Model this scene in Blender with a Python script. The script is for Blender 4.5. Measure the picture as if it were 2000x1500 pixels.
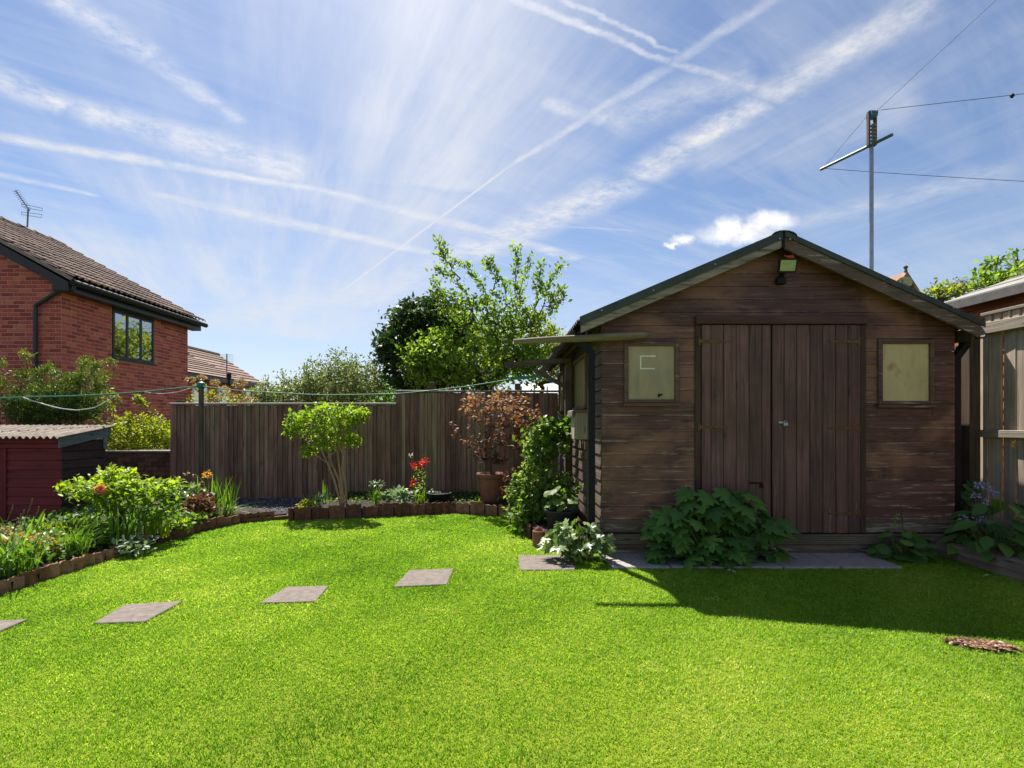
import bpy, math, random
import numpy as np
from mathutils import Vector
random.seed(7); rng = np.random.default_rng(11)
R = math.radians
for o in list(bpy.data.objects): bpy.data.objects.remove(o)
scene = bpy.context.scene
col = scene.collection

# ------------------------------------------------------------------ camera
CAMH = 1.2; F = 1000.0; VX = 974.0; VY = 824.0      # focal length and vanishing point measured on the 2000x1500 photograph
cd = bpy.data.cameras.new('camera'); cam = bpy.data.objects.new('camera', cd); col.objects.link(cam)
cam.location = (0, 0, CAMH); cam.rotation_euler = (R(90), 0, 0)
cd.sensor_width = 36; cd.lens = 18.0; cd.shift_x = 0.013; cd.shift_y = 0.037
cd.clip_start = 0.05; cd.clip_end = 3000
scene.camera = cam

# ------------------------------------------------------------------ light and exposure
SUN = Vector((-0.52, 1.2, 1.95)).normalized()
sl = bpy.data.lights.new('sun', 'SUN'); so = bpy.data.objects.new('sun', sl); col.objects.link(so)
sl.energy = 4.1; sl.angle = R(0.53); sl.color = (1.0, 0.95, 0.86)
so.rotation_euler = SUN.to_track_quat('Z', 'Y').to_euler(); so.location = (-6, 14, 24)
vs = scene.view_settings
vs.view_transform = 'Standard'; vs.look = 'None'; vs.gamma = 1.0; vs.use_curve_mapping = False
vs.exposure = 1.40
scene.cycles.max_bounces = 5; scene.cycles.diffuse_bounces = 3; scene.cycles.glossy_bounces = 2; scene.cycles.transmission_bounces = 3; scene.cycles.caustics_reflective = False; scene.cycles.caustics_refractive = False

def P(px, py, Y):                                    # point that the photograph shows at (px, py), Y metres away
    return Vector(((px - VX) * Y / F, Y, CAMH + (VY - py) * Y / F))
def G(px, py, z=0.0):                                # the same on a level surface of height z
    return P(px, py, (CAMH - z) * F / (py - VY))

# ------------------------------------------------------------------ node helpers
class NT:
    def __init__(s, tree): s.t = tree; s.n = tree.nodes; s.l = tree.links
    def new(s, k, **kw):
        n = s.n.new(k)
        for a, b in kw.items(): setattr(n, a, b)
        return n
    def put(s, sock, v):
        if v is None: return
        if hasattr(v, 'node'): s.l.new(v, sock)
        else: sock.default_value = v
    def math(s, op, a, b=None, c=None, clamp=False):
        n = s.new('ShaderNodeMath', operation=op); n.use_clamp = clamp
        for i, v in enumerate((a, b, c)): s.put(n.inputs[i], v)
        return n.outputs[0]
    def vm(s, op, a, b=None, out=0):
        n = s.new('ShaderNodeVectorMath', operation=op)
        s.put(n.inputs[0], a); s.put(n.inputs[1], b)
        return n.outputs[out]
    def scale(s, a, f):
        n = s.new('ShaderNodeVectorMath', operation='SCALE'); s.put(n.inputs[0], a); s.put(n.inputs[3], f); return n.outputs[0]
    def noise(s, vec, scale, detail=3, rough=0.55, dist=0.0, out=0):
        n = s.new('ShaderNodeTexNoise'); s.put(n.inputs['Vector'], vec)
        n.inputs['Scale'].default_value = scale; n.inputs['Detail'].default_value = detail
        n.inputs['Roughness'].default_value = rough; n.inputs['Distortion'].default_value = dist
        return n.outputs[out]
    def map(s, vec, scale=(1, 1, 1), loc=(0, 0, 0), rot=(0, 0, 0), kind='POINT'):
        n = s.new('ShaderNodeMapping', vector_type=kind); s.put(n.inputs[0], vec)
        n.inputs[1].default_value = loc; n.inputs[2].default_value = rot; n.inputs[3].default_value = scale
        return n.outputs[0]
    def range(s, v, a, b, c=0.0, d=1.0, kind='LINEAR'):
        n = s.new('ShaderNodeMapRange', interpolation_type=kind); n.clamp = True
        s.put(n.inputs[0], v)
        for i, x in enumerate((a, b, c, d)): s.put(n.inputs[i + 1], x)
        return n.outputs[0]
    def ramp(s, v, stops):
        n = s.new('ShaderNodeValToRGB'); s.put(n.inputs[0], v); e = n.color_ramp.elements
        while len(e) < len(stops): e.new(0.5)
        for q, (p, c) in zip(e, stops): q.position = p; q.color = (c[0], c[1], c[2], 1)
        return n.outputs[0]
    def mix(s, f, a, b, kind='MIX'):
        n = s.new('ShaderNodeMix', data_type='RGBA', blend_type=kind)
        for i, v in ((0, f), (6, a), (7, b)):
            if isinstance(v, (tuple, list)) and len(v) == 3: v = (*v, 1)
            s.put(n.inputs[i], v)
        return n.outputs[2]
    def bump(s, h, strength=0.4, dist=0.01):
        n = s.new('ShaderNodeBump'); n.inputs['Strength'].default_value = strength
        n.inputs['Distance'].default_value = dist; s.put(n.inputs['Height'], h); return n.outputs[0]

# ------------------------------------------------------------------ world: daylight sky, thin cirrus, vapour trails, one small cumulus
world = bpy.data.worlds.new('World'); scene.world = world; world.use_nodes = True
w = NT(world.node_tree); w.n.clear()
sky = w.new('ShaderNodeTexSky', sky_type='NISHITA'); sky.sun_disc = False
sky.sun_elevation = math.asin(SUN.z); sky.sun_rotation = math.atan2(SUN.x, SUN.y)
sky.altitude = 60; sky.air_density = 1.0; sky.dust_density = 0.4; sky.ozone_density = 2.6
tc = w.new('ShaderNodeTexCoord').outputs['Generated']
sx = w.new('ShaderNodeSeparateXYZ'); w.put(sx.inputs[0], tc)
dz = w.math('MAXIMUM', sx.outputs[2], 0.035)
cu = w.new('ShaderNodeCombineXYZ'); w.put(cu.inputs[0], w.math('DIVIDE', sx.outputs[0], dz)); w.put(cu.inputs[1], w.math('DIVIDE', sx.outputs[1], dz))
UV = cu.outputs[0]                                   # a level cloud sheet, in units of its height
def pl(px, py): d = max(VY - py, 36.0); return np.array([(px - VX) / d, F / d])
wob = w.vm('SUBTRACT', w.noise(UV, 3.4, 5, 0.72, out=1), (0.5, 0.5, 0.5))
UVw = w.vm('ADD', UV, w.scale(wob, 0.08))
fine = w.noise(w.map(UV, (7, 7, 1)), 1.0, 5, 0.72)
wisp = w.noise(w.map(UV, (1.1, 0.20, 1), rot=(0, 0, R(35)), kind='TEXTURE'), 1.0, 5, 0.66, 0.5)
wisp2 = w.noise(w.map(UV, (1.5, 0.24, 1), rot=(0, 0, R(-66)), loc=(3, 1, 0), kind='TEXTURE'), 1.0, 5, 0.64)
broad = w.noise(w.map(UV, (0.55, 0.4, 1), loc=(1.7, 0.4, 0)), 1.0, 2, 0.5)
# x1, y1, x2, y2 (photograph pixels used to find each trail's place in the sky sheet), widths, opacity, raggedness
TRAILS = [
 (664, 571, 1000, 321, 4, 7, 0.5, 0.1), (1000, 321, 1300, 133, 12, 30, 0.3, 0.6), (1300, 133, 1520, -8, 28, 34, 0.24, 0.7),
 (-40, 262, 330, 322, 26, 24, 0.42, 0.65), (330, 322, 620, 370, 22, 16, 0.42, 0.55), (620, 370, 960, 455, 18, 22, 0.32, 0.65), (940, 450, 1130, 506, 34, 22, 0.42, 0.8),
 (300, 378, 500, 422, 14, 24, 0.3, 0.6), (500, 422, 850, 496, 26, 18, 0.42, 0.6), (-30, 334, 190, 382, 18, 8, 0.3, 0.6),
 (-40, 140, 140, 214, 80, 60, 0.42, 0.95), (140, 212, 600, 338, 70, 84, 0.4, 0.95), (60, -30, 300, 112, 84, 60, 0.36, 0.9), (300, 112, 470, 240, 60, 30, 0.3, 0.9),
 (990, -10, 1310, 126, 24, 22, 0.42, 0.6), (1310, 126, 1480, 176, 22, 34, 0.28, 0.8), (1090, -6, 1330, 106, 18, 14, 0.3, 0.6),
 (900, 500, 1240, 350, 80, 90, 0.5, 0.85), (1240, 350, 1490, 196, 84, 70, 0.5, 0.85), (1490, 196, 1840, -10, 80, 98, 0.42, 0.85),
 (1060, 195, 1190, 235, 36, 40, 0.24, 0.95), (1180, 240, 1480, 150, 96, 98, 0.22, 0.95), (560, 660, 880, 330, 240, 560, 0.40, 0.45), (840, 380, 900, -400, 560, 1150, 0.52, 0.45), (1000, 420, 1180, -300, 300, 560, 0.22, 0.6),
 (700, 600, 1000, 440, 60, 90, 0.26, 0.8), (1100, 442, 1240, 450, 6, 5, 0.2, 0.3), (1540, 440, 1990, 330, 40, 70, 0.2, 0.8), (300, 640, 900, 545, 50, 60, 0.22, 0.8), (0, 480, 520, 560, 140, 200, 0.34, 0.7), (200, 380, 760, 400, 200, 300, 0.36, 0.7), (1350, 330, 1800, 200, 120, 160, 0.2, 0.9),
]
UV1 = w.vm('ADD', UV, (0, 0, 1)); UVw1 = w.vm('ADD', w.vm('MULTIPLY', UVw, (1, 1, 0)), (0, 0, 1)); BR = {}
acc = None; fan = None
for (x1, y1, x2, y2, w1, w2, op, rag) in TRAILS:
    a = pl(x1, y1); b = pl(x2, y2); L = np.linalg.norm(b - a); d = (b - a) / L; nn = np.array([-d[1], d[0]])
    pd = np.array([x2 - x1, y2 - y1], float); pd /= np.linalg.norm(pd); pn = np.array([-pd[1], pd[0]])
    def hw(x, y, wd): return max(abs((pl(x + pn[0]*wd/2, y + pn[1]*wd/2) - pl(x - pn[0]*wd/2, y - pn[1]*wd/2)) @ nn) / 2, 0.003)
    h1, h2 = hw(x1, y1, w1), hw(x2, y2, w2)
    base = UVw1 if rag > 0.2 else UV1
    t = w.vm('DOT_PRODUCT', base, (float(d[0]/L), float(d[1]/L), float(-(a @ d)/L)), out=1)
    s = w.math('ABSOLUTE', w.vm('DOT_PRODUCT', base, (float(nn[0]), float(nn[1]), float(-(a @ nn))), out=1))
    s = w.math('DIVIDE', s, w.math('MULTIPLY_ADD', t, float(h2 - h1), float(h1)))
    m = w.range(s, 0.0 if max(w1, w2) >= 60 else 0.1, 1.15, op * (1.15 if max(w1, w2) >= 60 else 1.25), 0.0, 'SMOOTHSTEP')
    m = w.math('MULTIPLY', m, w.range(w.math('ABSOLUTE', w.math('SUBTRACT', t, 0.5)), 0.44, 0.53, 1, 0))
    big_ = max(w1, w2) >= 100; k = (round(rag, 1), big_)
    if k not in BR: BR[k] = w.math('MULTIPLY_ADD', w.range(wisp2 if big_ else fine, 0.36, 0.66), (1.4 if big_ else 1.9) * rag, 1 - rag * 0.75)
    m = w.math('MULTIPLY', m, BR[k])
    if max(w1, w2) >= 100: fan = m if fan is None else w.math('MAXIMUM', fan, m)
    else: acc = m if acc is None else w.math('MAXIMUM', acc, m)
acc = w.math('SUBTRACT', w.math('ADD', acc, fan), w.math('MULTIPLY', acc, fan))
veil = w.math('MULTIPLY', w.range(wisp, 0.42, 0.78), w.range(broad, 0.3, 0.62))
veil2 = w.math('MULTIPLY', w.range(wisp2, 0.45, 0.8), w.range(broad, 0.66, 0.36))
thin = w.math('ADD', w.math('ADD', w.math('MULTIPLY', veil, 0.34), w.math('MULTIPLY', veil2, 0.26)), 0.05)
cloud = w.math('SUBTRACT', w.math('ADD', acc, thin), w.math('MULTIPLY', acc, thin))
hor = w.range(sx.outputs[2], 0.02, 0.40, 0.40, 0.0, 'SMOOTHSTEP')      # thin high cloud adds up towards the horizon
cloud = w.math('SUBTRACT', w.math('ADD', cloud, hor), w.math('MULTIPLY', cloud, hor))
# small fair-weather cumulus: direction relative to the +Y axis
yy = w.math('MAXIMUM', sx.outputs[1], 0.05)
cb = w.new('ShaderNodeCombineXYZ'); w.put(cb.inputs[0], w.math('DIVIDE', sx.outputs[0], yy)); w.put(cb.inputs[1], w.math('DIVIDE', sx.outputs[2], yy))
AB = w.vm('ADD', cb.outputs[0], w.scale(w.vm('SUBTRACT', w.noise(cb.outputs[0], 26, 6, 0.62, out=1), (0.5, 0.5, 0.5)), 0.04))
cum = None
for (cx_, cy_, rx, ry) in ((1440, 456, 92, 24), (1505, 432, 58, 27), (1425, 440, 36, 24), (1475, 446, 50, 22), (1333, 467, 26, 14), (1312, 477, 20, 8)):
    q = w.vm('MULTIPLY', w.vm('SUBTRACT', AB, ((cx_ - VX) / F, (VY - cy_) / F, 0)), (F / rx, F / ry, 0))
    m = w.range(w.vm('LENGTH', q, out=1), 1.2, 0.2, 0, 1, 'SMOOTHSTEP')
    cum = m if cum is None else w.math('MAXIMUM', cum, m)
cum = w.math('MULTIPLY', cum, w.range(sx.outputs[1], 0.05, 0.1))
skyc = w.mix(1.0, sky.outputs[0], (0.76, 0.81, 0.88), 'MULTIPLY')
fs = w.math('POWER', w.math('MAXIMUM', w.vm('DOT_PRODUCT', w.vm('NORMALIZE', tc), tuple(SUN), out=1), 0.0), 10.0)
c1 = w.mix(cloud, skyc, w.scale((6.1, 6.15, 6.4), w.math('MULTIPLY_ADD', fs, 0.45, 0.9)))
shade = w.range(w.noise(w.map(AB, (1, 1.5, 1)), 22, 5, 0.6), 0.3, 0.65)
c2 = w.mix(cum, c1, w.mix(shade, (5.4, 5.5, 5.9), (8.4, 8.3, 8.2)))
bg = w.new('ShaderNodeBackground'); w.put(bg.inputs[0], c2); bg.inputs[1].default_value = 0.056
world.cycles.sampling_method = 'MANUAL'; world.cycles.sample_map_resolution = 256
wo = w.new('ShaderNodeOutputWorld'); w.l.new(bg.outputs[0], wo.inputs[0])

# ------------------------------------------------------------------ materials
def mat(name):
    m = bpy.data.materials.new(name); m.use_nodes = True; t = NT(m.node_tree); t.n.clear()
    out = t.new('ShaderNodeOutputMaterial'); bs = t.new('ShaderNodeBsdfPrincipled'); t.l.new(bs.outputs[0], out.inputs[0])
    return m, t, bs, out
def objco(t, rnd=True):
    c = t.new('ShaderNodeTexCoord').outputs['Object']
    if rnd:
        r = t.new('ShaderNodeObjectInfo').outputs['Random']
        k = t.new('ShaderNodeCombineXYZ')
        for i, f in enumerate((31.0, 17.0, 23.0)): t.put(k.inputs[i], t.math('MULTIPLY', r, f))
        c = t.vm('ADD', c, k.outputs[0])
    return c
def wood(name, dark, lite, axis='x', worn=None, wornamt=0.0, patch=None, rough=0.75, vary=0.35, grain=1.0, low=None, spec=0.25, edge=None):
    m, t, bs, out = mat(name); c = objco(t)
    al, ac = 1.6, 42.0
    sc = {'x': (al, ac, ac), 'y': (ac, al, ac), 'z': (ac, ac, al)}[axis]
    g = t.noise(t.map(c, sc), 1.0 * grain, 5, 0.6, 0.6)
    f = t.range(g, 0.3, 0.7)
    colr = t.mix(f, dark, lite)
    big = t.noise(c, 2.3, 4, 0.6)
    colr = t.mix(t.range(big, 0.35, 0.7, 0, 0.55), colr, tuple(0.62 * x for x in dark))
    rnd = t.new('ShaderNodeObjectInfo').outputs['Random']
    colr = t.mix(1.0, colr, t.ramp(rnd, [(0, (1 - vary,) * 3), (1, (1.0,) * 3)]), 'MULTIPLY')
    kn = t.new('ShaderNodeTexVoronoi'); t.put(kn.inputs[0], t.map(c, {'x': (2.2, 8, 8), 'y': (8, 2.2, 8), 'z': (8, 8, 2.2)}[axis])); kn.inputs['Scale'].default_value = 1.0
    colr = t.mix(t.range(kn.outputs['Distance'], 0.05, 0.13, 0.7, 0.0), colr, tuple(0.35 * x for x in dark))
    wp = t.new('ShaderNodeNewGeometry').outputs['Position']
    if patch:
        pn = t.noise(t.map(wp, (1.1, 1.1, 1.7), loc=(4.2, 0, 1.3)), 1.0, 5, 0.6, 0.3)
        colr = t.mix(t.range(pn, 0.47, 0.58, 0, 0.55), colr, patch)
    if worn:
        al2, ac2 = 3.0, 26.0
        sc2 = {'x': (al2, ac2, ac2), 'y': (ac2, al2, ac2), 'z': (ac2, ac2, al2)}[axis]
        wn = t.noise(t.map(c, sc2, loc=(9, 4, 2)), 1.0, 6, 0.68, 0.2)
        thr = 0.76 - 0.34 * wornamt
        wf = t.range(wn, thr, thr + 0.1)
        if low:
            sp = t.new('ShaderNodeSeparateXYZ'); t.put(sp.inputs[0], wp)
            wf = t.math('MULTIPLY', wf, t.range(sp.outputs[2], low[0], low[1], 1.0, low[2]))
        colr = t.mix(t.math('MULTIPLY', wf, 0.85), colr, worn)
    if edge:                                          # paint rubbed off along the lower edge of each lap
        sp2 = t.new('ShaderNodeSeparateXYZ'); t.put(sp2.inputs[0], wp)
        fr = t.math('FRACT', t.math('DIVIDE', t.math('SUBTRACT', sp2.outputs[2], edge[0]), edge[1]))
        en = t.noise(t.map(wp, (2.6, 2.6, 9)), 1.0, 6, 0.7)
        ef = t.math('MULTIPLY', t.range(fr, 0.03, 0.16, 1, 0), t.range(en, edge[2], edge[2] + 0.12))
        colr = t.mix(t.math('MULTIPLY', ef, t.range(sp2.outputs[2], 0.3, 2.0, 0.9, 0.35)), colr, worn)
    t.put(bs.inputs['Base Color'], colr); bs.inputs['Roughness'].default_value = rough
    bs.inputs['Specular IOR Level'].default_value = spec
    t.put(bs.inputs['Normal'], t.bump(t.math('ADD', g, t.math('MULTIPLY', big, 0.5)), 0.5, 0.006))
    return m
def plain(name, c, rough=0.6, vary=0.18, scale=14.0, bump=0.25, metal=0.0, spec=0.4, c2=None, stretch=(1, 1, 1), dist=0.004):
    m, t, bs, out = mat(name); o = objco(t)
    n = t.noise(t.map(o, stretch), scale, 5, 0.62)
    c2 = c2 or tuple(x * (1 - 2 * vary) for x in c)
    colr = t.mix(t.range(n, 0.32, 0.68), c2, c)
    t.put(bs.inputs['Base Color'], colr); bs.inputs['Roughness'].default_value = rough; bs.inputs['Metallic'].default_value = metal
    bs.inputs['Specular IOR Level'].default_value = spec
    t.put(bs.inputs['Normal'], t.bump(t.noise(o, scale * 4, 4, 0.6), bump, dist))
    return m
def toned(name, stops, rough=0.8, bump=0.5, scale=30.0, mott=0.35, moss=None):
    m, t, bs, out = mat(name)
    a = t.new('ShaderNodeAttribute', attribute_name='tone').outputs['Fac']
    o = t.new('ShaderNodeNewGeometry').outputs['Position']
    colr = t.ramp(a, stops)
    n = t.noise(o, scale, 5, 0.65)
    colr = t.mix(1.0, colr, t.ramp(n, [(0.3, (1 - mott,) * 3), (0.7, (1 + mott * 0.7,) * 3)]), 'MULTIPLY')
    if moss:
        mn = t.noise(o, moss[1], 4, 0.6); colr = t.mix(t.range(mn, 0.54, 0.66, 0, 0.7), colr, moss[0])
    t.put(bs.inputs['Base Color'], colr); bs.inputs['Roughness'].default_value = rough; bs.inputs['Specular IOR Level'].default_value = 0.2
    t.put(bs.inputs['Normal'], t.bump(n, bump, 0.006))
    return m
def leafm(name, stops, trans=0.45, rough=0.5, spec=0.28, tboost=1.3):
    stops = [(p, tuple(min(x*1.3, .8) for x in c)) for p, c in stops]
    m, t, bs, out = mat(name)
    a = t.new('ShaderNodeAttribute', attribute_name='tone').outputs['Fac']
    colr = t.ramp(a, stops)
    t.put(bs.inputs['Base Color'], colr); bs.inputs['Roughness'].default_value = rough; bs.inputs['Specular IOR Level'].default_value = spec
    tr = t.new('ShaderNodeBsdfTranslucent'); t.put(tr.inputs[0], t.mix(1.0, colr, (tboost * 1.1, tboost * 1.15, tboost * 0.5), 'MULTIPLY'))
    mx = t.new('ShaderNodeMixShader'); mx.inputs[0].default_value = trans
    t.l.new(bs.outputs[0], mx.inputs[1]); t.l.new(tr.outputs[0], mx.inputs[2]); t.l.new(mx.outputs[0], out.inputs[0])
    return m

# ------------------------------------------------------------------ object helpers
def wloc(o):
    v = Vector((0, 0, 0))
    while o: v += o.location; o = o.parent
    return v
def tag(o, label=None, cat=None, group=None, kind=None):
    if label: o['label'] = label
    if cat: o['category'] = cat
    if group: o['group'] = group
    if kind: o['kind'] = kind
    return o
def thing(name, loc, label, cat, group=None):
    o = bpy.data.objects.new(name, None); o.location = loc; o.empty_display_size = 0.1; col.objects.link(o)
    return tag(o, label, cat, group)
def link(name, me, parent=None, loc=(0, 0, 0), rot=None, scale=None):
    o = bpy.data.objects.new(name, me); col.objects.link(o)
    if parent is not None: o.parent = parent
    o.location = loc
    if rot: o.rotation_euler = rot
    if scale: o.scale = scale
    return o
def inst(name, me, parent, wpos, rot=None, scale=None):
    return link(name, me, parent, Vector(wpos) - (wloc(parent) if parent else Vector()), rot, scale)
class MB:
    def __init__(s): s.v = []; s.f = []; s.tn = []; s.cur = 0.5
    def add(s, vs_, fs):
        b = len(s.v); s.v += [tuple(v) for v in vs_]; s.f += [tuple(i + b for i in f) for f in fs]; s.tn += [s.cur] * len(vs_); return s
    def box(s, a, b):
        x0, x1 = sorted((a[0], b[0])); y0, y1 = sorted((a[1], b[1])); z0, z1 = sorted((a[2], b[2]))
        return s.add([(x0,y0,z0),(x1,y0,z0),(x1,y1,z0),(x0,y1,z0),(x0,y0,z1),(x1,y0,z1),(x1,y1,z1),(x0,y1,z1)],
                     [(0,3,2,1),(4,5,6,7),(0,1,5,4),(1,2,6,5),(2,3,7,6),(3,0,4,7)])
    def bbox(s, a, b, c=0.004):                       # box with chamfered edges
        x0, x1 = sorted((a[0], b[0])); y0, y1 = sorted((a[1], b[1])); z0, z1 = sorted((a[2], b[2]))
        c = min(c, (x1-x0)*0.4, (y1-y0)*0.4, (z1-z0)*0.4); V = []
        for x, ix in ((x0, c), (x1, -c)):
            for y, iy in ((y0, c), (y1, -c)):
                for z, iz in ((z0, c), (z1, -c)):
                    V += [(x, y+iy, z+iz), (x+ix, y, z+iz), (x+ix, y+iy, z)]
        I = lambda i, j, k, a_: ((i*2+j)*2+k)*3 + a_
        f = [(I(0,0,0,0),I(0,0,1,0),I(0,1,1,0),I(0,1,0,0)), (I(1,0,0,0),I(1,1,0,0),I(1,1,1,0),I(1,0,1,0)),
             (I(0,0,0,1),I(1,0,0,1),I(1,0,1,1),I(0,0,1,1)), (I(0,1,0,1),I(0,1,1,1),I(1,1,1,1),I(1,1,0,1)),
             (I(0,0,0,2),I(0,1,0,2),I(1,1,0,2),I(1,0,0,2)), (I(0,0,1,2),I(1,0,1,2),I(1,1,1,2),I(0,1,1,2))]
        for k in (0, 1):
            for j in (0, 1): f.append((I(0,j,k,1),I(1,j,k,1),I(1,j,k,2),I(0,j,k,2)))
            for i in (0, 1): f.append((I(i,0,k,0),I(i,1,k,0),I(i,1,k,2),I(i,0,k,2)))
        for i in (0, 1):
            for j in (0, 1): f.append((I(i,j,0,0),I(i,j,1,0),I(i,j,1,1),I(i,j,0,1)))
        for i in (0, 1):
            for j in (0, 1):
                for k in (0, 1): f.append((I(i,j,k,0),I(i,j,k,1),I(i,j,k,2)))
        return s.add(V, f)
    def prism(s, poly, d):                            # poly: 3D points of one face, d: extrusion vector
        n = len(poly); p = [Vector(q) for q in poly]; d = Vector(d)
        return s.add(p + [q + d for q in p], [tuple(range(n))[::-1], tuple(range(n, 2*n))] + [(i, (i+1) % n, n+(i+1) % n, n+i) for i in range(n)])
    def tube(s, pts, r, sides=8, caps=True, r2=None):
        pts = [Vector(p) for p in pts]; n = len(pts)
        rs = r if isinstance(r, (list, tuple)) else [r + ((r2 if r2 is not None else r) - r) * i / max(n-1, 1) for i in range(n)]
        V = []; Fc = []; up = None
        for i, p in enumerate(pts):
            t = (pts[min(i+1, n-1)] - pts[max(i-1, 0)]).normalized()
            if up is None: up = Vector((0, 0, 1)) if abs(t.z) < 0.9 else Vector((1, 0, 0))
            x = up.cross(t); x = x.normalized() if x.length > 1e-6 else Vector((1, 0, 0)); y = t.cross(x).normalized(); up = y
            for k in range(sides):
                a = 2*math.pi*k/sides; V.append(p + x*math.cos(a)*rs[i] + y*math.sin(a)*rs[i])
        for i in range(n-1):
            for k in range(sides):
                k2 = (k+1) % sides; Fc.append((i*sides+k, i*sides+k2, (i+1)*sides+k2, (i+1)*sides+k))
        if caps: Fc += [tuple(range(sides))[::-1], tuple(range((n-1)*sides, n*sides))]
        return s.add(V, Fc)
    def bar(s, a, b, wd, ht, up=(0, 0, 1), c=0.0):    # rectangular bar from a to b
        a = Vector(a); b = Vector(b); t = (b-a).normalized(); u = Vector(up); x = t.cross(u).normalized()*wd/2; y = x.cross(t).normalized()*ht/2
        return s.prism([a-x-y, a+x-y, a+x+y, a-x+y], b-a)
    def lathe(s, prof, c, sides=24):
        n = len(prof); V = []; Fc = []; c = Vector(c)
        for (r, z) in prof:
            for k in range(sides):
                a = 2*math.pi*k/sides; V.append(c + Vector((r*math.cos(a), r*math.sin(a), z)))
        for i in range(n-1):
            for k in range(sides):
                k2 = (k+1) % sides; Fc.append((i*sides+k, i*sides+k2, (i+1)*sides+k2, (i+1)*sides+k))
        Fc.append(tuple(range(sides))[::-1]); Fc.append(tuple(range((n-1)*sides, n*sides)))
        return s.add(V, Fc)
    def mesh(s, name, m, org=(0, 0, 0), smooth=False):
        me = bpy.data.meshes.new(name); o = Vector(org)
        me.from_pydata([Vector(v) - o for v in s.v], [], s.f)
        at = me.attributes.new('tone', 'FLOAT', 'POINT'); at.data.foreach_set('value', s.tn)
        if m: me.materials.append(m)
        import bmesh
        bm = bmesh.new(); bm.from_mesh(me); bmesh.ops.recalc_face_normals(bm, faces=bm.faces); bm.to_mesh(me); bm.free()
        if smooth: me.polygons.foreach_set('use_smooth', [True]*len(me.polygons))
        me.update(); return me
    def build(s, name, m, parent=None, org=None, smooth=False):
        w0 = wloc(parent) if parent else Vector((0, 0, 0)); og = Vector(org) if org is not None else w0
        return link(name, s.mesh(name, m, og, smooth), parent, og - w0)
def npmesh(name, V, counts, idx, m, tone=None, smooth=False):
    me = bpy.data.meshes.new(name); V = np.ascontiguousarray(V, np.float32)
    me.vertices.add(len(V)); me.vertices.foreach_set('co', V.ravel())
    counts = np.asarray(counts, np.int32); idx = np.asarray(idx, np.int32)
    me.loops.add(len(idx)); me.loops.foreach_set('vertex_index', idx)
    st = np.concatenate([[0], np.cumsum(counts)[:-1]]).astype(np.int32)
    me.polygons.add(len(counts)); me.polygons.foreach_set('loop_start', st)
    if smooth: me.polygons.foreach_set('use_smooth', np.ones(len(counts), bool))
    if tone is not None:
        at = me.attributes.new('tone', 'FLOAT', 'POINT'); at.data.foreach_set('value', np.ascontiguousarray(tone, np.float32))
    if m: me.materials.append(m)
    me.update(calc_edges=True); return me
# leaf outlines: length 1 along +y
T_DIA = (np.array([(0,0,0),(-.27,.42,.07),(.27,.42,.07),(0,1,-.06)], float), [(0,2,3),(0,3,1)])
T_OVAL = (np.array([(0,0,0),(-.22,.25,.05),(.22,.25,.05),(-.26,.6,.05),(.26,.6,.05),(0,1,-.1),(0,.3,0),(0,.65,-.01)], float), [(0,2,6),(0,6,1),(6,2,4,7),(1,6,7,3),(7,4,5),(3,7,5)])
def lobed(out):
    half = out; pts = [(0, 0, 0)] + [(x, y, -0.10*abs(x) - 0.12*max(0, y-.4)) for x, y in half] + [(-x, y, -0.10*abs(x) - 0.12*max(0, y-.4)) for x, y in half[:-1][::-1]]
    V = np.array([(0, .36, .06)] + pts, float); n = len(pts)
    return V, [(0, i+1, (i+1) % n + 1) for i in range(n)]
T_MAPLE = lobed([(.20,-.12),(.42,-.04),(.30,.12),(.60,.22),(.62,.46),(.30,.40),(.38,.66),(.18,.60),(.13,.82),(0,1.05)])
T_ROUND = lobed([(.16,-.06),(.34,.06),(.44,.26),(.50,.48),(.36,.62),(.30,.80),(.14,.82),(0,.94)])
T_PALM = lobed([(.10,-.02),(.42,-.02),(.20,.20),(.60,.38),(.20,.42),(.36,.80),(.10,.56),(0,1.0)])
def unit(a): return a / np.maximum(np.linalg.norm(a, axis=1, keepdims=True), 1e-9)
def leafarr(Pp, D, size, tmpl, upj=0.6, roll=None):
    Pp = np.asarray(Pp, float); D = unit(np.asarray(D, float)); n = len(Pp)
    up = np.array([[0.0, 0, 1]]) + rng.normal(0, upj, (n, 3)); X = unit(np.cross(D, up)); Z = np.cross(X, D)
    V0, Fc = tmpl; size = np.broadcast_to(size, (n,))
    V = Pp[:, None, :] + size[:, None, None] * (V0[None, :, 0:1]*X[:, None] + V0[None, :, 1:2]*D[:, None] + V0[None, :, 2:3]*Z[:, None])
    return V.reshape(-1, 3), V0.shape[0], Fc
def leaves(name, Pp, D, size, tmpl, m, parent, tone=None, upj=0.6):
    V, k, Fc = leafarr(Pp, D, size, tmpl, upj); n = len(Pp)
    if tone is None: tone = rng.random(n)
    idx = np.concatenate([np.concatenate([np.array(f)]) for f in Fc]); cnt = np.array([len(f) for f in Fc])
    allidx = (np.arange(n)[:, None]*k + idx[None]).ravel()
    w0 = wloc(parent) if parent else Vector()
    me = npmesh(name, V - np.array(w0)[None], np.tile(cnt, n), allidx, m, np.repeat(tone, k))
    return link(name, me, parent)
def randdir(n, zb=0.0, zs=1.0):
    d = rng.normal(0, 1, (n, 3)); d[:, 2] = d[:, 2]*zs + zb; return unit(d)
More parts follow.
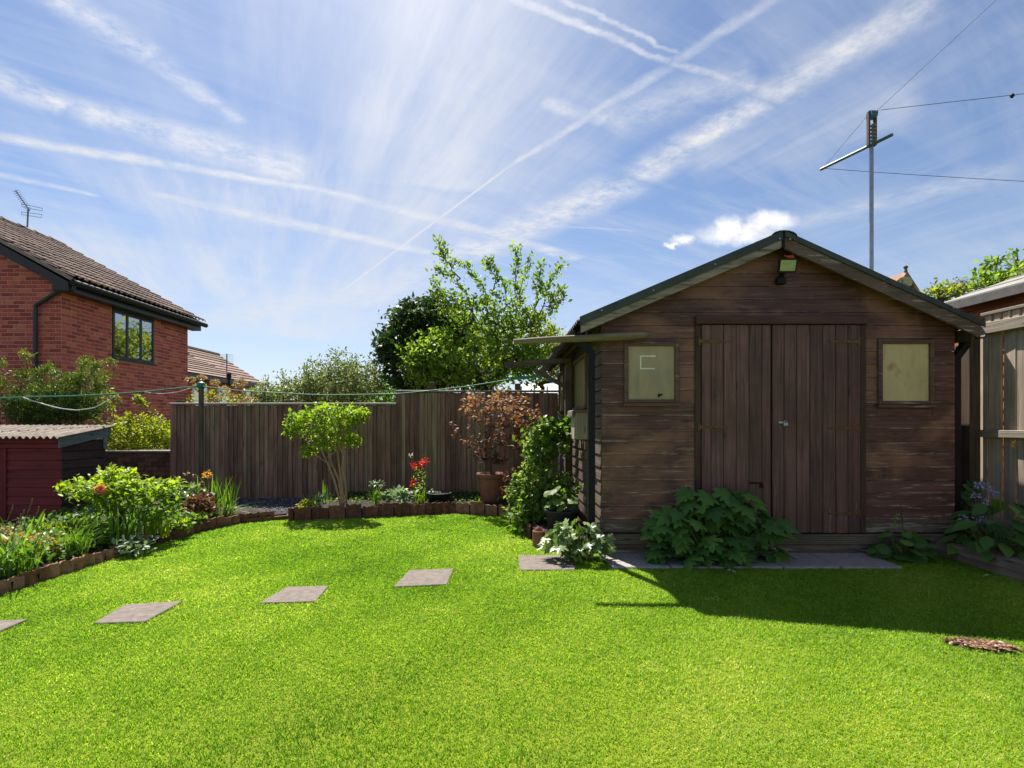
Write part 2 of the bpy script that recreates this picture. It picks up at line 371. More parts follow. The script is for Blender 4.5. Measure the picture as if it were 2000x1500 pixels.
def straps(name, base, n, h, spread, wd, m, parent, lean=(0, 0), droop=0.35, hv=0.3, br=0.05, segs=5, w1=0.15):
    base = np.array(base, float); V = []; tone = []
    az = rng.uniform(0, 2*np.pi, n); hh = h*(1 + rng.uniform(-hv, hv, n)); sp = spread*rng.uniform(0.1, 1, n)
    rr = br*np.sqrt(rng.random(n)); o = rng.uniform(0, 2*np.pi, n); dr = droop*rng.uniform(0.2, 1.3, n); tn = rng.random(n)
    for i in range(n):
        d = np.array([math.cos(az[i]), math.sin(az[i]), 0]); b = base + np.array([rr[i]*math.cos(o[i]), rr[i]*math.sin(o[i]), 0])
        sd = np.array([-d[1], d[0], 0])*0.8 + np.array([d[0], d[1], 0])*rng.uniform(-.5, .5)
        for k in range(segs+1):
            t = k/segs; z = hh[i]*(t - dr[i]*t**3*0.75); r = sp[i]*t**1.6*(1 + dr[i])
            c = b + d*r + np.array([lean[0]*t*t, lean[1]*t*t, z]); ww = wd*(1 - (1-w1)*t**2.2)*(0.75 + 0.5*min(t*3, 1)*0.5)/2
            V += [c - sd*ww, c + sd*ww]; tone += [tn[i]]*2
    per = 2*(segs+1); q = np.array([(2*k, 2*k+1, 2*k+3, 2*k+2) for k in range(segs)]).ravel()
    idx = (np.arange(n)[:, None]*per + q[None]).ravel(); w0 = np.array(wloc(parent)) if parent else 0
    return link(name, npmesh(name, np.array(V) - w0, np.full(n*segs, 4), idx, m, np.array(tone), True), parent)
def ell(n, px, py, rx, ry, Y, rY, shell=0.6):         # points in an ellipsoid placed by photograph pixels at depth Y
    c = np.array(P(px, py, Y)); d = randdir(n); r = rng.random(n)**(shell/3.0*1.0) if shell < 1 else rng.random(n)**(1/3)
    return c + d*r[:, None]*np.array([rx*Y/F, rY, ry*Y/F])
def skeleton(base_path, targets, r_tip, r_base, step=0.18, jit=0.12, low=0.25):
    N = [np.array(p, float) for p in base_path]; par = [-1] + list(range(len(N)-1)); nb = len(N); tips = []
    b = N[0]; T = sorted([np.array(t, float) for t in targets], key=lambda t: np.linalg.norm(t - N[nb-1]))
    for t in T:
        A = np.array(N); st = min(int(nb*low), nb-1) if low else 0
        d = np.linalg.norm(A - t, axis=1) + 0.9*np.maximum(A[:, 2] - t[2], 0); d[:st] += 9
        j = int(np.argmin(d)); L = np.linalg.norm(t - N[j]); k = max(1, int(L/step)); pj = j; o = N[j].copy(); off = rng.normal(0, jit*L, 3)
        for i in range(1, k+1):
            f = i/k; q = o + (t-o)*f + off*math.sin(math.pi*f)*0.6 + np.array([0, 0, 0.12*L*math.sin(math.pi*f)*0.5])
            N.append(q); par.append(pj); pj = len(N)-1
        tips.append(pj)
    cnt = np.zeros(len(N)); 
    for t in tips: cnt[t] += 1
    for i in range(len(N)-1, 0, -1): cnt[par[i]] += cnt[i]
    mx = cnt.max(); rad = r_tip + (r_base - r_tip)*(cnt/mx)**0.8
    return np.array(N), np.array(par), cnt, rad, tips
def limbs(name, N, par, rad, m, parent, sides=5):
    i = np.where(par >= 0)[0]; A = N[par[i]]; B = N[i]; t = unit(B-A); up = np.where(np.abs(t[:, 2:3]) < 0.9, np.array([[0, 0, 1.0]]), np.array([[1.0, 0, 0]]))
    X = unit(np.cross(t, up)); Yv = np.cross(t, X); an = np.arange(sides)*2*np.pi/sides
    ring = np.cos(an)[None, :, None]*X[:, None] + np.sin(an)[None, :, None]*Yv[:, None]
    ra = np.minimum(rad[par[i]], rad[i]*1.35)[:, None, None]; rb = rad[i][:, None, None]
    V = np.concatenate([A[:, None]-t[:, None]*ra*0.2 + ring*ra, B[:, None] + ring*rb], 1).reshape(-1, 3)
    q = np.array([(k, (k+1) % sides, sides+(k+1) % sides, sides+k) for k in range(sides)]).ravel()
    idx = (np.arange(len(i))[:, None]*2*sides + q[None]).ravel(); w0 = np.array(wloc(parent)) if parent else 0
    return link(name, npmesh(name, V - w0, np.full(len(i)*sides, 4), idx, m, rng.random(len(V)), True), parent)
def twigleaves(N, par, cnt, per, maxc=2, spread=0.03, size=0.05):
    i = np.where((par >= 0) & (cnt <= maxc))[0]; A = N[par[i]]; B = N[i]
    j = np.repeat(np.arange(len(i)), per); f = rng.random(len(j))[:, None]
    Pp = A[j] + (B[j]-A[j])*f + rng.normal(0, spread, (len(j), 3)); D = unit(B[j]-A[j])*0.7 + rng.normal(0, 0.6, (len(j), 3)); D[:, 2] += 0.1
    return Pp, D

def clumps(nc, nl, sig, *a):
    c = ell(nc, *a); p_ = np.repeat(c, nl, 0) + rng.normal(0, sig, (nc*nl, 3)); return p_, randdir(nc*nl, .15)
def cat_(*q): return np.concatenate([x[0] for x in q]), np.concatenate([x[1] for x in q])
# ------------------------------------------------------------------ palette
M_SHED = wood('shed_brown_stain', (0.080, 0.034, 0.029), (0.235, 0.102, 0.084), 'x', worn=(0.50, 0.39, 0.30), wornamt=0.54, patch=(0.34, 0.165, 0.10), vary=0.3, low=(0.25, 1.3, 0.22), edge=(0.205, 0.1165, 0.48), spec=0.35, rough=0.6)
M_SHEDLOW = wood('shed_weathered_board', (0.10, 0.066, 0.048), (0.26, 0.19, 0.14), 'x', worn=(0.36, 0.31, 0.25), wornamt=0.62, vary=0.25)
M_SHEDSIDE = wood('shed_side_faded', (0.10, 0.068, 0.052), (0.24, 0.175, 0.14), 'y', worn=(0.42, 0.34, 0.28), wornamt=0.35, vary=0.3)
M_DOOR = wood('door_brown_stain', (0.105, 0.050, 0.042), (0.31, 0.152, 0.126), 'z', worn=(0.28, 0.23, 0.18), wornamt=0.5, vary=0.38, low=(0.2, 0.7, 0.2), spec=0.35, rough=0.6)
M_TRIM = wood('dark_trim', (0.075, 0.034, 0.03), (0.15, 0.07, 0.06), 'x', worn=(0.25, 0.22, 0.18), wornamt=0.25, vary=0.2)
M_TRIMZ = wood('dark_trim_upright', (0.06, 0.032, 0.026), (0.11, 0.064, 0.05), 'z', worn=(0.25, 0.22, 0.18), wornamt=0.2, vary=0.2)
M_FRAME = wood('window_frame_wood', (0.11, 0.06, 0.045), (0.22, 0.135, 0.10), 'x', worn=(0.40, 0.36, 0.29), wornamt=0.5, vary=0.2)
M_BARGEL = wood('bargeboard_flaking', (0.28, 0.225, 0.19), (0.46, 0.40, 0.35), 'x', worn=(0.085, 0.055, 0.042), wornamt=0.72, vary=0.1)
M_BARGER = wood('bargeboard_lichen', (0.11, 0.07, 0.052), (0.20, 0.145, 0.115), 'x', worn=(0.50, 0.45, 0.39), wornamt=0.55, vary=0.1)
M_FENCE = wood('fence_dark_board', (0.20, 0.105, 0.070), (0.54, 0.315, 0.215), 'z', worn=(0.17, 0.16, 0.12), wornamt=0.3, vary=0.5)
M_FENCEG = wood('fence_green_board', (0.24, 0.165, 0.095), (0.58, 0.42, 0.26), 'z', worn=(0.19, 0.19, 0.13), wornamt=0.3, vary=0.4)
M_CAP = wood('fence_capping', (0.16, 0.145, 0.12), (0.34, 0.32, 0.27), 'x', vary=0.2)
M_PALE = wood('right_fence_board', (0.34, 0.26, 0.19), (0.66, 0.55, 0.43), 'z', worn=(0.46, 0.42, 0.36), wornamt=0.3, vary=0.25)
M_PALEY = wood('right_fence_rail', (0.22, 0.18, 0.14), (0.44, 0.38, 0.30), 'y', vary=0.15)
M_POST = wood('brown_post', (0.085, 0.055, 0.038), (0.20, 0.14, 0.10), 'z', worn=(0.35, 0.27, 0.2), wornamt=0.3, vary=0.2)
M_POLE = wood('lichened_pole', (0.16, 0.125, 0.075), (0.34, 0.28, 0.18), 'x', worn=(0.28, 0.28, 0.14), wornamt=0.3, vary=0.2)
M_BEAM = wood('brown_beam', (0.09, 0.06, 0.045), (0.22, 0.16, 0.12), 'x', vary=0.2)
M_RED = wood('red_stain', (0.16, 0.018, 0.015), (0.33, 0.044, 0.036), 'x', vary=0.2, rough=0.6)
M_REDZ = wood('red_stain_door', (0.15, 0.016, 0.015), (0.26, 0.034, 0.03), 'z', vary=0.2, rough=0.6)
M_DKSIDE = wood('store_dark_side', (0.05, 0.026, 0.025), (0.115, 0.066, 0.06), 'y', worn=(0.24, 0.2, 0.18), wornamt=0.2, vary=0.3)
M_GREYW = wood('grey_painted_wood', (0.13, 0.15, 0.16), (0.24, 0.27, 0.27), 'y', vary=0.1)
M_ORANGE = wood('orange_cladding', (0.30, 0.085, 0.028), (0.56, 0.20, 0.065), 'y', vary=0.2, rough=0.5)
M_SLEEP = wood('railway_sleeper', (0.12, 0.080, 0.062), (0.34, 0.25, 0.20), 'y', worn=(0.36, 0.3, 0.25), wornamt=0.42, vary=0.1, grain=0.7)
M_PLINTH = wood('grooved_deck_board', (0.12, 0.095, 0.065), (0.26, 0.21, 0.15), 'x', worn=(0.22, 0.21, 0.14), wornamt=0.35, vary=0.1)
M_CORR = plain('roof_sheet_brown', (0.060, 0.045, 0.036), 0.85, 0.3, 9)
M_CORRG = plain('store_roof_sheet', (0.34, 0.28, 0.22), 0.9, 0.3, 7, c2=(0.15, 0.12, 0.10))
M_GREEN = plain('green_flashing', (0.050, 0.062, 0.050), 0.5, 0.2, 10)
M_BLACK = plain('black_plastic', (0.010, 0.010, 0.012), 0.5, 0.2, 8, bump=0.05, spec=0.2)
M_DGREY = plain('dark_grey_plastic', (0.035, 0.038, 0.046), 0.4, 0.15, 6, bump=0.05)
M_POT = plain('terracotta', (0.27, 0.105, 0.062), 0.8, 0.18, 10, c2=(0.19, 0.08, 0.055))
M_EDGE = toned('terracotta_edging', [(0, (0.15, 0.062, 0.042)), (0.5, (0.24, 0.098, 0.064)), (1, (0.34, 0.165, 0.11))], scale=18, mott=0.5, moss=((0.06, 0.055, 0.035), 9))
M_STONE = plain('paving_concrete', (0.205, 0.165, 0.138), 0.92, 0.18, 24, bump=0.9, c2=(0.12, 0.10, 0.09))
M_SLAB = plain('patio_concrete', (0.36, 0.315, 0.29), 0.9, 0.2, 22, bump=0.5, c2=(0.24, 0.21, 0.195))
M_SOIL = plain('garden_soil', (0.034, 0.021, 0.014), 0.95, 0.35, 16, bump=1.0, dist=0.02)
M_RUST = plain('rusty_hinge', (0.20, 0.105, 0.035), 0.6, 0.3, 30, metal=0.3)
M_STEEL = plain('galvanised_steel', (0.36, 0.37, 0.39), 0.38, 0.12, 12, metal=0.85)
M_ALU = plain('aerial_metal', (0.20, 0.22, 0.24), 0.4, 0.1, 12, metal=0.7)
M_WIRE = plain('thin_wire', (0.05, 0.055, 0.065), 0.6, 0.1, 6)
M_LINE = plain('green_line', (0.012, 0.22, 0.13), 0.45, 0.15, 6)
M_CORD = plain('white_cord', (0.66, 0.66, 0.64), 0.6, 0.1, 6)
M_LAMP = plain('floodlight_glass', (0.42, 0.47, 0.20), 0.25, 0.12, 24, c2=(0.30, 0.36, 0.14))
M_CORAL = plain('coral_plastic', (0.72, 0.12, 0.045), 0.5, 0.2, 30)
M_TAPE = plain('pale_tape', (0.88, 0.85, 0.76), 0.6, 0.1, 20)
M_MORTAR = plain('mortar', (0.62, 0.33, 0.26), 0.95, 0.12, 20)
M_BRICK = toned('red_brick', [(0, (0.34, 0.072, 0.058)), (0.35, (0.48, 0.098, 0.074)), (0.75, (0.58, 0.128, 0.088)), (1, (0.64, 0.18, 0.105))], scale=26, mott=0.3)
M_OBRICK = toned('old_wall_brick', [(0, (0.090, 0.045, 0.032)), (0.5, (0.14, 0.07, 0.046)), (1, (0.19, 0.105, 0.07))], scale=18, mott=0.4)
M_TILE = toned('concrete_roof_tile', [(0, (0.095, 0.056, 0.042)), (0.5, (0.165, 0.10, 0.074)), (1, (0.24, 0.155, 0.115))], scale=14, mott=0.3)
M_RIDGE = plain('ridge_tile', (0.15, 0.13, 0.105), 0.9, 0.3, 8)
M_VERGE = plain('verge_mortar', (0.34, 0.26, 0.22), 0.95, 0.15, 10)
M_BARGEH = plain('house_bargeboard', (0.048, 0.036, 0.042), 0.6, 0.1, 5)
M_UPVC = plain('dark_window_frame', (0.016, 0.016, 0.019), 0.35, 0.1, 5)
M_FELT = plain('roof_felt', (0.31, 0.29, 0.265), 0.95, 0.18, 12, bump=0.6, c2=(0.20, 0.19, 0.175))
M_GRAVEL = toned('gravel', [(0, (0.05, 0.05, 0.06)), (0.5, (0.11, 0.105, 0.115)), (1, (0.26, 0.25, 0.25))], scale=60)
M_BARKCH = toned('bark_chip', [(0, (0.03, 0.016, 0.010)), (0.45, (0.11, 0.055, 0.028)), (0.85, (0.26, 0.15, 0.085)), (1, (0.48, 0.36, 0.25))], scale=60)
M_BARK = plain('tree_bark', (0.095, 0.072, 0.052), 0.9, 0.3, 20, bump=0.8, c2=(0.05, 0.036, 0.027))
M_STEMP = plain('pale_stem', (0.42, 0.29, 0.17), 0.8, 0.2, 20, c2=(0.30, 0.20, 0.11))
M_WHITE = plain('white_paint', (0.74, 0.75, 0.76), 0.6, 0.06, 6)

def pane_mat(name, c, c2, c3=None):
    m, t, bs, out = mat(name); o = objco(t, False)
    n = t.noise(t.map(o, (1.6, 1.6, 0.8)), 2.6, 4, 0.6); colr = t.mix(t.range(n, 0.3, 0.7), c2, c)
    gr = t.noise(t.map(o, (9, 9, 2.2)), 1.0, 5, 0.65); colr = t.mix(t.range(gr, 0.52, 0.72, 0, 0.45), colr, tuple(0.55*x for x in c2))
    if c3:
        n2 = t.noise(t.map(o, (3, 3, 3), loc=c3[1]), 1.5, 3, 0.5); colr = t.mix(t.range(n2, 0.58, 0.68, 0, 0.7), colr, c3[0])
    t.put(bs.inputs['Base Color'], colr); bs.inputs['Roughness'].default_value = 0.2; bs.inputs['Specular IOR Level'].default_value = 0.4
    tr = t.new('ShaderNodeBsdfTranslucent'); t.put(tr.inputs[0], colr)
    mx = t.new('ShaderNodeMixShader'); mx.inputs[0].default_value = 0.3; t.l.new(bs.outputs[0], mx.inputs[1]); t.l.new(tr.outputs[0], mx.inputs[2]); t.l.new(mx.outputs[0], out.inputs[0])
    t.put(bs.inputs['Normal'], t.bump(t.noise(o, 7, 3, 0.5), 0.08, 0.02))
    return m
M_PANEL = pane_mat('yellowed_pane', (0.62, 0.48, 0.26), (0.44, 0.35, 0.20))
M_PANER = pane_mat('yellowed_pane_bright', (0.86, 0.72, 0.38), (0.66, 0.55, 0.30), ((0.55, 0.24, 0.09), (1.3, 0, 2.1)))
M_PANES = pane_mat('yellowed_pane_sunny', (0.52, 0.46, 0.20), (0.42, 0.36, 0.14))
def glass_mat():
    m, t, bs, out = mat('reflecting_window_glass')
    bs.inputs['Base Color'].default_value = (0.012, 0.016, 0.018, 1); bs.inputs['Roughness'].default_value = 0.03
    gl = t.new('ShaderNodeBsdfGlossy'); gl.inputs[0].default_value = (0.9, 0.95, 0.95, 1); gl.inputs[1].default_value = 0.015
    mx = t.new('ShaderNodeMixShader'); mx.inputs[0].default_value = 0.45
    t.l.new(bs.outputs[0], mx.inputs[1]); t.l.new(gl.outputs[0], mx.inputs[2]); t.l.new(mx.outputs[0], out.inputs[0])
    return m
M_GLASS = glass_mat()

def leafset(name, a, b, c, **k): return leafm(name, [(0.0, a), (0.5, b), (1.0, c)], **k)
L_LIME = leafset('leaf_lime', (0.085, 0.15, 0.010), (0.165, 0.25, 0.016), (0.26, 0.33, 0.03), trans=.5)
L_MID = leafset('leaf_mid_green', (0.038, 0.085, 0.014), (0.075, 0.145, 0.022), (0.13, 0.205, 0.035))
L_APPLE = leafset('leaf_apple', (0.065, 0.12, 0.016), (0.125, 0.205, 0.026), (0.23, 0.29, 0.05), trans=.5)
L_DARK = leafset('leaf_laurel', (0.014, 0.034, 0.012), (0.028, 0.058, 0.018), (0.055, 0.092, 0.024), trans=0.25, rough=0.5, spec=0.25)
L_OLIVE = leafset('leaf_grey_olive', (0.070, 0.098, 0.034), (0.13, 0.165, 0.062), (0.24, 0.26, 0.125), trans=0.3)
L_YEL = leafset('leaf_yellow_green', (0.11, 0.155, 0.014), (0.19, 0.23, 0.018), (0.28, 0.29, 0.03))
L_ACER = leafset('leaf_bronze', (0.075, 0.022, 0.020), (0.165, 0.066, 0.046), (0.33, 0.18, 0.115), trans=0.4, tboost=1.1)
L_SHADE = leafset('leaf_big_lobed', (0.040, 0.098, 0.024), (0.062, 0.135, 0.028), (0.098, 0.185, 0.034), trans=0.3)
L_CLIMB = leafset('leaf_glossy_climber', (0.042, 0.085, 0.016), (0.085, 0.15, 0.026), (0.16, 0.23, 0.05), rough=0.42, spec=0.35)
L_GREY = leafset('leaf_grey_green', (0.10, 0.15, 0.09), (0.17, 0.23, 0.14), (0.27, 0.33, 0.21), trans=0.25)
L_VARI = leafset('leaf_pale_edged', (0.075, 0.13, 0.04), (0.14, 0.20, 0.075), (0.33, 0.38, 0.20), trans=0.28, rough=0.33)
L_STRAP = leafset('leaf_strap', (0.045, 0.105, 0.014), (0.085, 0.165, 0.018), (0.155, 0.24, 0.03), rough=0.35)
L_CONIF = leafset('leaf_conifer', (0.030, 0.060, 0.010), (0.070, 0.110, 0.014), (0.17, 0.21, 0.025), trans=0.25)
L_BRONZE = leafset('leaf_dark_red', (0.05, 0.022, 0.018), (0.12, 0.045, 0.028), (0.22, 0.10, 0.05), trans=0.3)
L_DRY = leafset('dried_flower_head', (0.20, 0.13, 0.07), (0.34, 0.24, 0.14), (0.48, 0.37, 0.24), trans=0.2)
L_GREYTW = leafset('grey_blossom', (0.10, 0.10, 0.11), (0.17, 0.17, 0.19), (0.25, 0.25, 0.28), trans=0.2)
F_RED = leafset('petal_red', (0.45, 0.012, 0.02), (0.68, 0.02, 0.03), (0.80, 0.06, 0.06), trans=0.35, tboost=0.9)
F_CORAL = leafset('petal_coral', (0.60, 0.13, 0.06), (0.78, 0.22, 0.10), (0.85, 0.32, 0.18), trans=0.35, tboost=0.9)
F_ORANGE = leafset('petal_orange', (0.55, 0.17, 0.02), (0.72, 0.30, 0.03), (0.80, 0.45, 0.06), trans=0.35, tboost=0.9)
F_BLUE = leafset('petal_bluebell', (0.20, 0.20, 0.55), (0.30, 0.30, 0.68), (0.46, 0.46, 0.80), trans=0.3, tboost=0.9)
F_WHITE = leafset('petal_cream', (0.62, 0.58, 0.44), (0.74, 0.72, 0.62), (0.82, 0.80, 0.74), trans=0.3, tboost=0.9)

# ------------------------------------------------------------------ ground
def poly_mesh(name, pts, z0, z1, m, kind='structure', noise=0.0):
    b = MB(); b.prism([(x, y, z1) for x, y in pts], (0, 0, z0 - z1)); return tag(b.build(name, m, org=(pts[0][0], pts[0][1], z0)), kind=kind)
def ground_mat():
    m, t, bs, out = mat('rough_ground'); p = t.new('ShaderNodeNewGeometry').outputs['Position']
    n = t.noise(p, 1.2, 6, 0.6); t.put(bs.inputs['Base Color'], t.ramp(n, [(0.3, (0.045, 0.060, 0.020)), (0.55, (0.07, 0.085, 0.026)), (0.75, (0.10, 0.085, 0.05))]))
    bs.inputs['Roughness'].default_value = 0.95; t.put(bs.inputs['Normal'], t.bump(n, 0.6, 0.05)); return m
b = MB(); b.add([(-900, -900, -0.16), (900, -900, -0.16), (900, 1800, -0.16), (-900, 1800, -0.16)], [(0, 1, 2, 3)])
tag(b.build('ground', ground_mat()), kind='structure')

LEFT = [(-3.62, -3), (-3.56, 1.5), (-3.46, 3.5), (-3.40, 4.4), (-3.31, 5.3), (-3.2, 5.72), (-3.05, 6.05), (-2.62, 6.33)]
PLANT = [(-2.51, 6.19), (-1.75, 6.38), (-1.15, 6.55), (-0.63, 6.70), (-0.2, 6.6), (0.166, 6.40)]
CLIMB = [(0.166, 6.40), (0.27, 5.75), (0.34, 5.2), (0.38, 4.9), (0.62, 4.74)]
LAWN = LEFT + [(-2.51, 6.33)] + PLANT + CLIMB[1:] + [(0.92, 4.68), (3.92, 4.68), (3.92, -3)]
def lawn_mat():
    m, t, bs, out = mat('lawn_soil_and_thatch'); p = t.new('ShaderNodeNewGeometry').outputs['Position']
    n = t.noise(p, 40, 5, 0.65); n2 = t.noise(p, 1.6, 4, 0.6)
    c = t.ramp(n, [(0.3, (0.10, 0.14, 0.012)), (0.6, (0.20, 0.25, 0.014)), (0.75, (0.30, 0.30, 0.045))])
    c = t.mix(t.range(n2, 0.4, 0.7, 0, 0.4), c, (0.16, 0.19, 0.035))
    t.put(bs.inputs['Base Color'], c); bs.inputs['Roughness'].default_value = 0.95; bs.inputs['Specular IOR Level'].default_value = 0.1
    t.put(bs.inputs['Normal'], t.bump(n, 0.8, 0.02)); return m
lawn = poly_mesh('lawn', LAWN, -0.2, 0.0, lawn_mat())
poly_mesh('flower_bed_soil', LEFT + [(-2.80, 6.45), (-3.4, 6.8), (-4.3, 7.2), (-4.7, 7.9), (-7.6, 7.9), (-7.6, -3)], -0.2, 0.065, M_SOIL)
poly_mesh('raised_bed_soil', [(x, y + 0.02) for x, y in PLANT] + [(0.25, 5.75), (0.36, 5.2), (0.40, 4.9), (0.62, 4.755), (0.905, 4.7), (0.905, 7.93), (-2.3, 7.93), (-2.46, 6.3)], -0.2, 0.12, M_SOIL)
poly_mesh('side_bed_soil', [(4.13, -3), (4.13, 4.6), (4.14, 5.6), (4.75, 5.6), (4.75, -3)], -0.2, 0.085, M_SOIL)
poly_mesh('gravel_bed', [(-4.7, 7.93), (-4.4, 7.1), (-3.4, 6.7), (-2.66, 6.38), (-2.47, 6.38), (-2.31, 7.93)], -0.2, 0.02, plain('gravel_base', (0.075, 0.072, 0.078), 0.95, 0.3, 40))
# gravel: loose stones nobody could count
n = 2600; px_ = rng.uniform(-4.3, -2.36, n); py_ = rng.uniform(6.5, 7.85, n); ico = np.array([(0,0,1),(.9,0,.1),(-.3,.85,.1),(-.7,-.5,.1),(.2,-.8,.2),(0,0,-.6)], float); icf = [(0,1,2),(0,2,3),(0,3,4),(0,4,1),(5,2,1),(5,3,2),(5,4,3),(5,1,4)]
sc = rng.uniform(0.008, 0.02, n); an = rng.uniform(0, 6.28, n); ca, sa = np.cos(an), np.sin(an)
V = ico[None]*sc[:, None, None]*np.array([1, 1, 0.65]); V = np.stack([V[..., 0]*ca[:, None]-V[..., 1]*sa[:, None], V[..., 0]*sa[:, None]+V[..., 1]*ca[:, None], V[..., 2]], -1) + np.stack([px_, py_, np.full(n, 0.028)], -1)[:, None]
tag(link('gravel', npmesh('gravel', V.reshape(-1, 3), np.full(8*n, 3), (np.arange(n)[:, None]*6 + np.array(icf).ravel()[None]).ravel(), M_GRAVEL, np.repeat(rng.random(n), 6))), 'grey gravel strip at the foot of the dark fence', 'gravel', kind='stuff')

# stepping stones
STONES = [([(1013, 1087), (1119, 1086), (1124, 1115), (1014, 1116)], 'pale square stepping stone half under the pale leaved plant, nearest the shed'),
          ([(799, 1116), (886, 1113), (873, 1144), (768, 1149)], 'grey square stepping stone in mid lawn, second from the shed'),
          ([(561, 1149), (642, 1147), (616, 1178), (505, 1181)], 'grey square stepping stone, third from the shed'),
          ([(243, 1184), (357, 1177), (282, 1218), (182, 1221)], 'grey square stepping stone nearest the left flower bed, seen whole'),
          ([(-60, 1219), (54, 1213), (-10, 1240), (-120, 1248)], 'grey stepping stone cut off by the left edge of the photo')]
SPOLY = []
for q, lab in STONES:
    g = [G(x, y) for x, y in q]; SPOLY.append([(p.x, p.y) for p in g]); c = sum(g, Vector())/4
    b = MB(); top = [Vector((p.x, p.y, 0.009)) for p in g]; ins = [c + (p-c)*0.975 + Vector((0, 0, 0.007 + 0.0*1)) for p in top]
    ins = [Vector((p.x, p.y, 0.013)) for p in ins]; bot = [Vector((p.x, p.y, -0.03)) for p in g]
    b.add(bot + top + ins, [(3,2,1,0), (8,9,10,11)] + [(i, (i+1) % 4, 4+(i+1) % 4, 4+i) for i in range(4)] + [(4+i, 4+(i+1) % 4, 8+(i+1) % 4, 8+i) for i in range(4)])
    tag(b.build('stepping_stone', M_STONE, org=(c.x, c.y, 0)), lab, 'paving stone', 'stepping stones across the lawn')
# row of slabs in front of the shed
pav = tag(bpy.data.objects.new('paving', None), kind='structure'); col.objects.link(pav); pav.location = (2.1, 4.4, 0)
xs = [0.915, 1.405, 1.855, 2.32, 2.78, 3.29]
for i in range(5):
    b = MB(); b.bbox((xs[i]+0.006, 4.165+random.uniform(-.008, .008), -0.04), (xs[i+1]-0.006, 4.60, 0.024+random.uniform(-.004, .004)), 0.006); b.build('slab', M_SLAB, pav)

# ------------------------------------------------------------------ garden shed
SH = thing('garden_shed', (2.5, 4.62, 0), 'large dark brown timber shed with double doors and two small yellowed windows', 'shed')
FY, XL, XR, YB = 4.62, 0.929, 4.11, 7.75
AX, AZ, ELX, ELZ, ERX, ERZ = 2.487, 2.85, 0.72, 2.105, 4.215, 2.07
def ztop(x): return AZ - (AZ-ELZ)/(AX-ELX)*(AX-x) if x < AX else AZ - (AZ-ERZ)/(ERX-AX)*(x-AX)
def xrk(z):                                          # cladding limits under the roof
    z = z + 0.035; return max(XL, AX - (AZ-z)*(AX-ELX)/(AZ-ELZ)), min(XR, AX + (AZ-z)*(ERX-AX)/(AZ-ERZ))
b = MB(); zl, zr = ztop(XL)-0.06, ztop(XR)-0.06
b.prism([(XL+.02, FY+.03, 0.19), (XR-.01, FY+.03, 0.19), (XR-.01, FY+.03, zr), (AX, FY+.03, AZ-.06), (XL+.02, FY+.03, zl)], (0, YB-FY-.05, 0)); b.build('inner_wall', M_TRIM, SH)
W1 = (1.127, 1.62, 1.371, 1.92); W2 = (3.41, 3.91, 1.357, 1.94); DR = (1.765, 3.30, 0.0, 2.15)
rows = []; z = 0.205
while z < 2.76: rows.append((z, min(z+0.1165, 2.79))); z += 0.1165
def clad(b, x0, x1, z0, z1, rake=False):
    if x1 - x0 < 0.01 or z1 - z0 < 0.004: return
    l0, r0 = xrk(z0); l1, r1 = xrk(z1); a0, a1 = max(x0, l0), max(x0, l1); c0, c1 = min(x1, r0), min(x1, r1)
    if c0 - a0 < 0.01: return
    if c1 < a1: c1 = a1 = (a1+c1)/2
    b.add([(a0, FY-.007, z0+.0015), (c0, FY-.007, z0+.0015), (c1, FY-.003, z1-.0015), (a1, FY-.003, z1-.0015), (a0, FY+.03, z0+.003), (c0, FY+.03, z0+.003), (c1, FY+.03, z1), (a1, FY+.03, z1)],
          [(0,1,2,3), (4,7,6,5), (0,4,5,1), (1,5,6,2), (2,6,7,3), (3,7,4,0)])
for k, (z0, z1) in enumerate(rows):
    op = sorted([o for o in (W1, W2, DR) if o[2] < z1 and o[3] > z0])
    segs = []; x = XL
    for o in op: segs.append((x, o[0], o)); x = o[1]
    segs.append((x, XR, None)); pend = []
    for (xa, xb, o) in segs:                          # a partly notched board keeps the strip above or below the window
        b = MB(); clad(b, xa, xb, z0, z1)
        if b.v: b.build('cladding_board', M_SHEDLOW if k == 0 else M_SHED, SH)
        if o and o is not DR or (o is DR and o[3] < z1):
            b = MB()
            if z0 < o[2] - .004 and o is not DR: clad(b, o[0]+.003, o[1]-.003, z0, o[2])
            if z1 > o[3] + .004: clad(b, o[0]+.003, o[1]-.003, o[3], z1)
            if b.v: b.build('cladding_board', M_SHED, SH)
def window(par, x0, x1, z0, z1, pm, y=FY, fw=0.038, sill=True):
    f = MB()
    f.bbox((x0, y-.03, z0), (x0+fw, y+.02, z1)); f.bbox((x1-fw, y-.03, z0), (x1, y+.02, z1))
    f.bbox((x0+fw, y-.028, z1-fw), (x1-fw, y+.02, z1-.001)); f.bbox((x0+fw, y-.028, z0+.001), (x1-fw, y+.02, z0+fw*0.8))
    w_ = f.build('window', M_FRAME, par)
    g = MB(); g.box((x0+fw-.004, y-.008, z0+fw*.8-.004), (x1-fw+.004, y-.002, z1-fw+.004)); g.build('pane', pm, w_)
    q = MB(); q.bbox((x0-.012, y-.045, z0-.03), (x1+.012, y+.01, z0-.002)); q.build('sill', M_FRAME, w_)
    return w_
wl_ = window(SH, *W1, M_PANEL); wr_ = window(SH, *W2, M_PANER)
wl_['label'] = 'left window of yellowed plastic with pale tape marks'; wr_['label'] = 'right window of brighter yellowed plastic'
b = MB(); s_ = FY-.0105; p0 = P(1250, 694, s_); p1 = P(1280, 721, s_)
